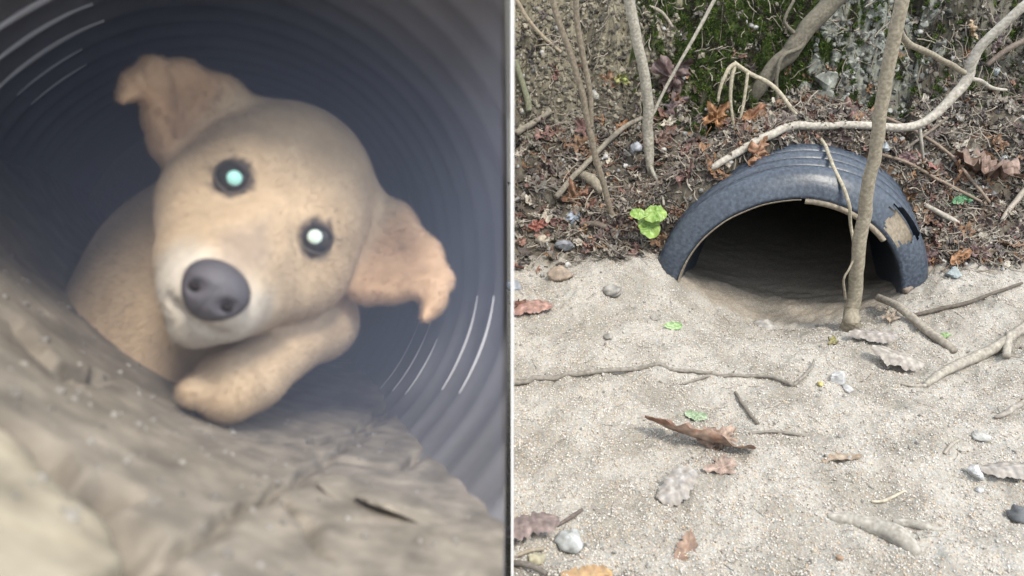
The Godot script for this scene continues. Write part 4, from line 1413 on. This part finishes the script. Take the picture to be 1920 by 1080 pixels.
	leaf("maple_leaf", "rust-coloured leaf behind the culvert's roof", "ovate", 1412, 232, 62, 35, 30, 0.4, 0.2, Color(0.30, 0.14, 0.075), orange, 0.014)
	leaf("dry_leaf", "small maroon leaf hanging from the wiry vine", "maple", 1384, 160, 34, 90, 70, 0.2, 0.1, Color(0.17, 0.085, 0.07), br2, 0.04)
	leaf("dry_leaf", "small vivid red leaf in the litter near the white board", "torn", 1008, 428, 42, 20, 20, 0.3, 0.2, red, Color(0.32, 0.13, 0.1), 0.008)
	leaf("dry_leaf", "brown torn leaf in litter behind the pale sapling", "torn", 1240, 270, 54, 60, 30, 0.3, 0.2, Color(0.20, 0.12, 0.10), br2, 0.012)
	leaf("dry_leaf", "yellow-green scrap of leaf at the foot of the pale earth", "torn", 1160, 152, 36, 20, 30, 0.3, 0.2, Color(0.28, 0.33, 0.10), Color(0.34, 0.32, 0.12), 0.014)
	leaf("dry_leaf", "tan leaf propped against the grey rooty bank", "torn", 1810, 65, 44, 90, 40, 0.3, 0.2, Color(0.50, 0.40, 0.27), Color(0.30, 0.18, 0.09), 0.02)
	leaf("dry_leaf", "mauve leaf below the elbow of the bone-pale branch", "torn", 1848, 95, 46, 60, 40, 0.3, 0.2, Color(0.26, 0.21, 0.21), purple, 0.03)
	leaf("dry_leaf", "beige leaf in litter between sapling and smooth grey stick", "torn", 1668, 600, 44, 40, 14, 0.3, 0.2, Color(0.44, 0.36, 0.28), Color(0.34, 0.26, 0.19), 0.004)
	leaf("dry_leaf", "yellowed crinkled leaf at the sapling's foot", "torn", 1560, 643, 34, 40, 10, -0.4, 0.2, Color(0.34, 0.31, 0.12), Color(0.28, 0.25, 0.11), 0.004)
	# three-leaved seedling
	var base := hit(1196, 425)
	var seed := top("seedling", "bright lime-green three-leaved seedling beside the culvert's flank", "plant", base)
	var stem := B.new()
	var tip := at_q(1208, 402, -base.z - 0.05)
	tube(stem, [Vector3.ZERO, (tip - base) * 0.5 + Vector3(0.004, 0.005, 0), tip - base], [0.0016, 0.0014, 0.0012], 6, Color(0.3, 0.4, 0.12))
	part("stem", stem.mesh(), M.green, seed)
	for e in [[1217, 424, 52, 75.0, 0.7], [1229, 401, 46, -15.0, 0.8], [1196, 401, 30, 190.0, 0.5]]:
		var p := at_q(e[0], e[1], -base.z - 0.055)
		var s: float = e[2] * depth_of(p) / F
		var m := leaf_mesh("ovate", int(e[0]), -0.15, 0.15, Color(0.13, 0.22, 0.04), Color(0.17, 0.255, 0.055), 6, 40)
		part("leaf", m, M.green, seed, Transform3D(basis_on(Vector3(0, 0.75, 0.65), deg_to_rad(-e[3])).scaled_local(Vector3(s, s, s * 1.7)), p - base))

# ================================================================ stones that can be told apart
func build_stones() -> void:
	var r := RandomNumberGenerator.new(); r.seed = 66
	var list := [
		[1572, 715, 38, 0.75, Color(0.62, 0.62, 0.62), "angular white quartz pebble on open sand", 1],
		[1588, 733, 26, 0.75, Color(0.60, 0.60, 0.60), "smaller white quartz chip touching the angular quartz pebble", 1],
		[1538, 722, 12, 0.7, Color(0.60, 0.52, 0.2), "tiny yellow chip on open sand", 0],
		[1073, 415, 30, 0.8, Color(0.33, 0.38, 0.45), "round pale blue pebble in the leaf litter", 0],
		[1062, 468, 46, 0.6, Color(0.24, 0.25, 0.27), "flat slate-grey stone at the litter's edge", 1],
		[1788, 521, 44, 0.75, Color(0.37, 0.42, 0.43), "blue-grey stone lying on sand beside the culvert", 1],
		[1148, 549, 36, 0.55, Color(0.37, 0.35, 0.32), "grey pebble half sunk in sand near the culvert", 0],
		[1049, 520, 40, 0.6, Color(0.38, 0.30, 0.23), "tan pebble on sand below the slate-grey stone", 0],
		[1829, 893, 38, 0.75, Color(0.62, 0.63, 0.62), "white angular chip beside the weathered grey leaf", 1],
		[1836, 922, 18, 0.7, Color(0.66, 0.67, 0.68), "small white chip below the white angular chip", 1],
		[1912, 972, 40, 0.8, Color(0.16, 0.17, 0.18), "dark grey rounded stone on the sand", 0],
		[1066, 1020, 50, 0.65, Color(0.50, 0.51, 0.50), "smooth pale blue-white stone on sand beside the purple-grey leaf", 0],
		[1006, 1052, 32, 0.6, Color(0.47, 0.43, 0.30), "yellowish pebble on sand below the smooth pale stone", 0],
		[1440, 614, 54, 0.35, Color(0.46, 0.44, 0.41), "flat pale rock set in the sand at the culvert's lip", 1],
		[1848, 824, 50, 0.35, Color(0.50, 0.49, 0.46), "flat whitish chip sunk in the sand", 1],
		[1226, 598, 26, 0.4, Color(0.40, 0.37, 0.33), "flat grey chip on sand below the seedling", 1],
		[1658, 283, 34, 0.8, Color(0.42, 0.45, 0.47), "pale blue stone behind the culvert's flank", 1],
		[1686, 270, 24, 0.8, Color(0.52, 0.52, 0.5), "whitish stone above the pale blue stone", 1],
		[1881, 304, 26, 0.7, Color(0.40, 0.44, 0.46), "pale stone above the big curled leaf", 1],
		[1192, 282, 24, 0.8, Color(0.42, 0.44, 0.48), "pale blue-grey stone beside the pale sapling's foot", 0],
		[1365, 312, 22, 0.8, Color(0.60, 0.58, 0.55), "white pebble lying at the edge of the culvert's roof", 1],
		[1575, 1048, 20, 0.7, Color(0.42, 0.28, 0.18), "small orange pebble on sand below the driftwood", 1],
		[1865, 140, 20, 0.9, Color(0.48, 0.52, 0.52), "pale stone in the rooty bank under the bone-pale branch", 1],
		[1115, 182, 26, 0.8, Color(0.52, 0.50, 0.44), "cream stone in litter between the twin stem and pale sapling", 1],
		[1142, 632, 22, 0.5, Color(0.33, 0.31, 0.28), "brown-grey chip on open sand below the half-sunk pebble", 1],
		[962, 540, 28, 0.6, Color(0.33, 0.35, 0.38), "blue-grey pebble beside the white board", 0],
		[1018, 452, 26, 0.6, Color(0.50, 0.44, 0.34), "cream pebble beside the slate-grey stone", 0],
	]
	var k := 0
	for e in list:
		var p := hit(e[0], e[1])
		var s: float = e[2] * depth_of(p) / F
		var m := rock_mesh(300 + k * 3, e[3]) if e[6] else pebble_mesh(300 + k * 3, e[3], 2)
		one("stone", tinted(m, e[4], 0.25, k), M.stone, e[5], "stone", "", "", Transform3D(Basis(Vector3.UP, r.randf() * TAU).scaled_local(Vector3(s, s * 1.1, s)), p + Vector3(0, s * e[3] * 0.22, 0)))
		k += 1

# ================================================================ uncounted grit, litter, twigs
func litter_depth(x: float, q: float) -> float:
	var q0 := lerpf(1.47, 1.40, smoothstep(0.3, 0.9, x)) + nz.get_noise_2d(x * 6.0, 77.0) * 0.05
	var d := q - q0 + nf.get_noise_2d(x * 25.0, q * 25.0) * 0.06
	var dx := x - PX
	var dq := q - PQ
	var al := (dx * fsn + dq * fcs) / (psn * fsn + pcs * fcs)
	var la := (dx - al * psn) / fcs
	if absf(la) < 0.27: d = minf(d, al - (0.06 if la < -0.05 else 0.12))
	elif al > 0.0 and terH(x, q) > 0.05: d = maxf(d, 0.06)
	return d

func build_scatter() -> void:
	var r := RandomNumberGenerator.new(); r.seed = 1234
	# grit on the sand
	var gm := [rock_mesh_small(1), rock_mesh_small(2)]
	for u in 2:
		var xfs := []; var cols := []
		while xfs.size() < 45000:
			var q := r.randf_range(0.58, 1.55)
			var x := r.randf_range(0.004, 0.80 * q + 0.05)
			if in_pipe(Vector3(x, terH(x, q), -q)): continue
			var d := litter_depth(x, q)
			if d > 0.03: continue
			var patch := nz.get_noise_2d(x * 16.0, q * 16.0 + 500.0)
			if patch + r.randf_range(-0.5, 0.6) < -0.05: continue
			var s := 0.0008 + 0.0022 * pow(r.randf(), 3.5)
			xfs.append(Transform3D(Basis.from_euler(Vector3(r.randf() * 6, r.randf() * 6, r.randf() * 6)).scaled_local(Vector3.ONE * s), Vector3(x, terH(x, q) + s * 0.15, -q)))
			var t := r.randf()
			var c := Color(0.40, 0.37, 0.325).lerp(Color(0.52, 0.505, 0.475), pow(r.randf(), 1.5))
			if t < 0.16: c = Color(0.22, 0.19, 0.16)
			elif t < 0.3: c = Color(0.42, 0.33, 0.24)
			cols.append(c)
		many("sand_grit", gm[u], M.grit, xfs, cols, "coarse pale grit strewn over the sandy stream bed", "grit")
	# dark bits and small gravel on the sand
	var gx := []; var gc := []; var bx := []; var bc := []
	for k in 1900:
		var q := r.randf_range(0.6, 1.5)
		var x := r.randf_range(0.01, 0.78 * q)
		if in_pipe(Vector3(x, terH(x, q), -q)) or litter_depth(x, q) > 0.02: continue
		var near := smoothstep(-0.5, 0.0, litter_depth(x, q))
		if r.randf() > 0.35 + 0.6 * near: continue
		var p := Vector3(x, terH(x, q), -q)
		if k % 2:
			var s := 0.003 + 0.006 * pow(r.randf(), 2.5)
			gx.append(Transform3D(Basis.from_euler(Vector3(r.randf() * 6, r.randf() * 6, r.randf() * 6)).scaled_local(Vector3.ONE * s), p + Vector3(0, s * 0.2, 0)))
			var t := r.randf_range(0.25, 0.6)
			gc.append(Color(t, t * 0.95, t * 0.88))
		else:
			var l := r.randf_range(0.006, 0.03)
			bx.append(Transform3D(basis_on(terN(x, q), r.randf() * TAU, 0, r.randf_range(-0.15, 0.15)).scaled_local(Vector3(l, l * 0.7, l * 0.7)), p + Vector3(0, 0.0006, 0)))
			var t := r.randf_range(0.08, 0.26)
			bc.append(Color(t, t * 0.87, t * 0.75))
	many("fine_gravel", rock_mesh(31, 0.8), M.stone, gx, gc, "small scattered gravel on the sand", "gravel")
	many("bark_bits", twig_mesh(3), M.bark, bx, bc, "tiny dark bark and twig bits on the sand", "debris")
	# leaf litter
	var pal := [Color(0.19, 0.14, 0.10), Color(0.11, 0.09, 0.075), Color(0.30, 0.265, 0.215), Color(0.38, 0.34, 0.28), Color(0.30, 0.17, 0.09), Color(0.10, 0.08, 0.075), Color(0.26, 0.24, 0.21), Color(0.44, 0.40, 0.33), Color(0.15, 0.125, 0.11), Color(0.20, 0.165, 0.15), Color(0.33, 0.30, 0.26), Color(0.52, 0.48, 0.41), Color(0.26, 0.14, 0.105)]
	var lm := []
	for k in 6:
		lm.append(leaf_mesh(["ovate", "torn", "torn", "maple", "ovate", "torn"][k], 40 + k * 9, [0.5, -0.5, 0.7, 0.5, -0.8, 0.3][k], [0.4, 0.1, 0.2, 0.1, 0.3, 0.4][k], Color.WHITE, Color(0.75, 0.72, 0.7), 4, 22))
	for u in 6:
		var xfs := []; var cols := []
		while xfs.size() < 900:
			var q := r.randf_range(1.36, 2.05)
			var x := r.randf_range(0.006, 1.45)
			if r.randf() < 0.3:
				q = r.randf_range(1.40, 1.62); x = r.randf_range(0.2, 1.0)
			if in_pipe(Vector3(x, terH(x, q), -q)): continue
			var d := litter_depth(x, q)
			if d < r.randf_range(-0.03, 0.06): continue
			if q > 1.85 and r.randf() < 0.8: continue
			var s := r.randf_range(0.012, 0.040) * (1.2 if u == 3 else 1.0)
			var n := (terN(x, q) + Vector3(r.randf_range(-0.5, 0.5), 0.2, r.randf_range(-0.3, 0.6))).normalized()
			xfs.append(Transform3D(basis_on(n, r.randf() * TAU, r.randf_range(-0.6, 0.6)).scaled_local(Vector3(s, s, s * r.randf_range(0.25, 1.0))), Vector3(x, terH(x, q) + r.randf_range(0.0, 0.012), -q)))
			var c: Color = pal[r.randi() % pal.size()]
			var t := r.randf_range(0.55, 1.4)
			cols.append(Color(c.r * t, c.g * t, c.b * t))
		many("leaf_litter", lm[u], M.litter, xfs, cols, "broken brown and grey leaf litter covering the lower bank", "leaf litter")
	# twigs in the litter
	for u in 3:
		var xfs := []; var cols := []
		var tm := twig_mesh(10 + u)
		while xfs.size() < 620:
			var q := r.randf_range(1.36, 2.2)
			var x := r.randf_range(0.02, 1.45)
			if r.randf() < 0.3:
				q = r.randf_range(1.40, 1.62); x = r.randf_range(0.2, 1.0)
			if in_pipe(Vector3(x, terH(x, q), -q)): continue
			var d := litter_depth(x, q)
			if d < r.randf_range(-0.05, 0.04): continue
			var l := r.randf_range(0.02, 0.10)
			var n := (terN(x, q) + Vector3(r.randf_range(-0.3, 0.3), 0.2, r.randf_range(-0.2, 0.4))).normalized()
			var p := Vector3(x, terH(x, q) + r.randf_range(0.002, 0.016), -q)
			if p.x < l * 0.5: continue
			var w := clampf(0.06 / l, 0.5, 1.6)
			xfs.append(Transform3D(basis_on(n, r.randf() * TAU, 0, r.randf_range(-0.3, 0.3)).scaled_local(Vector3(l, l * w, l * w)), p))
			var t := r.randf_range(0.45, 1.25)
			cols.append(Color(0.38 * t, 0.34 * t, 0.285 * t))
		many("twig_litter", tm, M.bark, xfs, cols, "small grey twigs and stalks strewn through the leaf litter", "twig litter")
	# gravel in the litter
	var px := []; var pc := []
	while px.size() < 750:
		var q := r.randf_range(1.36, 2.0)
		var x := r.randf_range(0.006, 1.45)
		if in_pipe(Vector3(x, terH(x, q), -q)): continue
		if litter_depth(x, q) < r.randf_range(-0.06, 0.03): continue
		var s := 0.004 + 0.012 * pow(r.randf(), 2.0)
		px.append(Transform3D(Basis.from_euler(Vector3(r.randf() * 6, r.randf() * 6, r.randf() * 6)).scaled_local(Vector3.ONE * s), Vector3(x, terH(x, q) + s * 0.3, -q)))
		var t := r.randf_range(0.2, 0.6)
		pc.append(Color(t, t * 0.98, t * 0.94))
	many("gravel", pebble_mesh(17, 0.75), M.stone, px, pc, "grey gravel mixed into the leaf litter", "gravel")
	# larger leaves of the litter, each its own
	var lk := 0
	var tries := 0
	while lk < 180 and tries < 6000:
		tries += 1
		var q := r.randf_range(1.4, 1.92)
		var x := r.randf_range(0.03, 1.3)
		if lk % 2: q = r.randf_range(1.42, 1.66); x = r.randf_range(0.15, 1.05)
		if in_pipe(Vector3(x, terH(x, q), -q)): continue
		if litter_depth(x, q) < 0.03: continue
		var s := r.randf_range(0.03, 0.06)
		var n := (terN(x, q) + Vector3(r.randf_range(-0.4, 0.4), 0.3, r.randf_range(0.0, 0.6))).normalized()
		var u := lk % 6
		var ci := r.randi() % 5
		var key := "%d_%d" % [u, ci]
		if not M.has(key):
			var c: Color = [Color(0.26, 0.15, 0.085), Color(0.33, 0.175, 0.085), Color(0.13, 0.09, 0.08), Color(0.36, 0.31, 0.24), Color(0.24, 0.13, 0.11)][ci]
			M[key] = leaf_mesh(["ovate", "torn", "maple"][u % 3], 500 + u * 31 + ci, [0.5, -0.5, 0.4, -0.7, 0.8, 0.3][u], 0.2, c, c * 0.7, 6, 40)
		var zone := "in litter near the thin twin stem"
		var lat := absf(x - PX)
		if q > 1.74: zone = "in litter at the foot of the steep bank"
		elif lat < 0.42 and q < 1.6: zone = "in litter hard against the culvert's flank"
		elif lat < 0.42: zone = "in litter behind the culvert's roof"
		elif x > 0.95: zone = "in litter below the big curled leaf"
		var lab := "%s %s leaf lying %s" % [["brown", "orange-brown", "dark umber", "straw-coloured", "reddish-brown"][ci], ["oval", "torn", "lobed"][u % 3], zone]
		one("litter_leaf", M[key], M.leaf, lab, "leaf", "dry leaves in the litter", "", Transform3D(basis_on(n, r.randf() * TAU, r.randf_range(-0.5, 0.5)).scaled_local(Vector3.ONE * s), Vector3(x, terH(x, q) + 0.008, -q)))
		lk += 1

func rock_mesh_small(sd: int) -> ArrayMesh:
	var r := RandomNumberGenerator.new(); r.seed = sd
	var s := SphereMesh.new(); s.radius = 0.5; s.height = 1.0; s.radial_segments = 5; s.rings = 2
	var ar := s.get_mesh_arrays()
	var b := B.new()
	for p in ar[Mesh.ARRAY_VERTEX]:
		b.add(p * (1.0 + 0.5 * lz.get_noise_3d(p.x * 20.0, p.y * 20.0, p.z * 20.0 + sd * 9.0)), Color.WHITE)
	b.i = ar[Mesh.ARRAY_INDEX]
	b.smooth()
	return b.mesh()

func twig_mesh(sd: int) -> ArrayMesh:     # one unit long along x
	var b := B.new()
	var pts := []; var rad := []
	for k in 9:
		var t := k / 8.0
		pts.append(Vector3(t - 0.5, 0.05 * lf.get_noise_2d(t * 25.0, sd * 17.0), 0.12 * lf.get_noise_2d(t * 18.0, sd * 29.0 + 60.0)))
		rad.append(0.022 * (1.1 - 0.5 * t))
	tube(b, pts, rad, 5, Color.WHITE)
	b.smooth()
	return b.mesh()
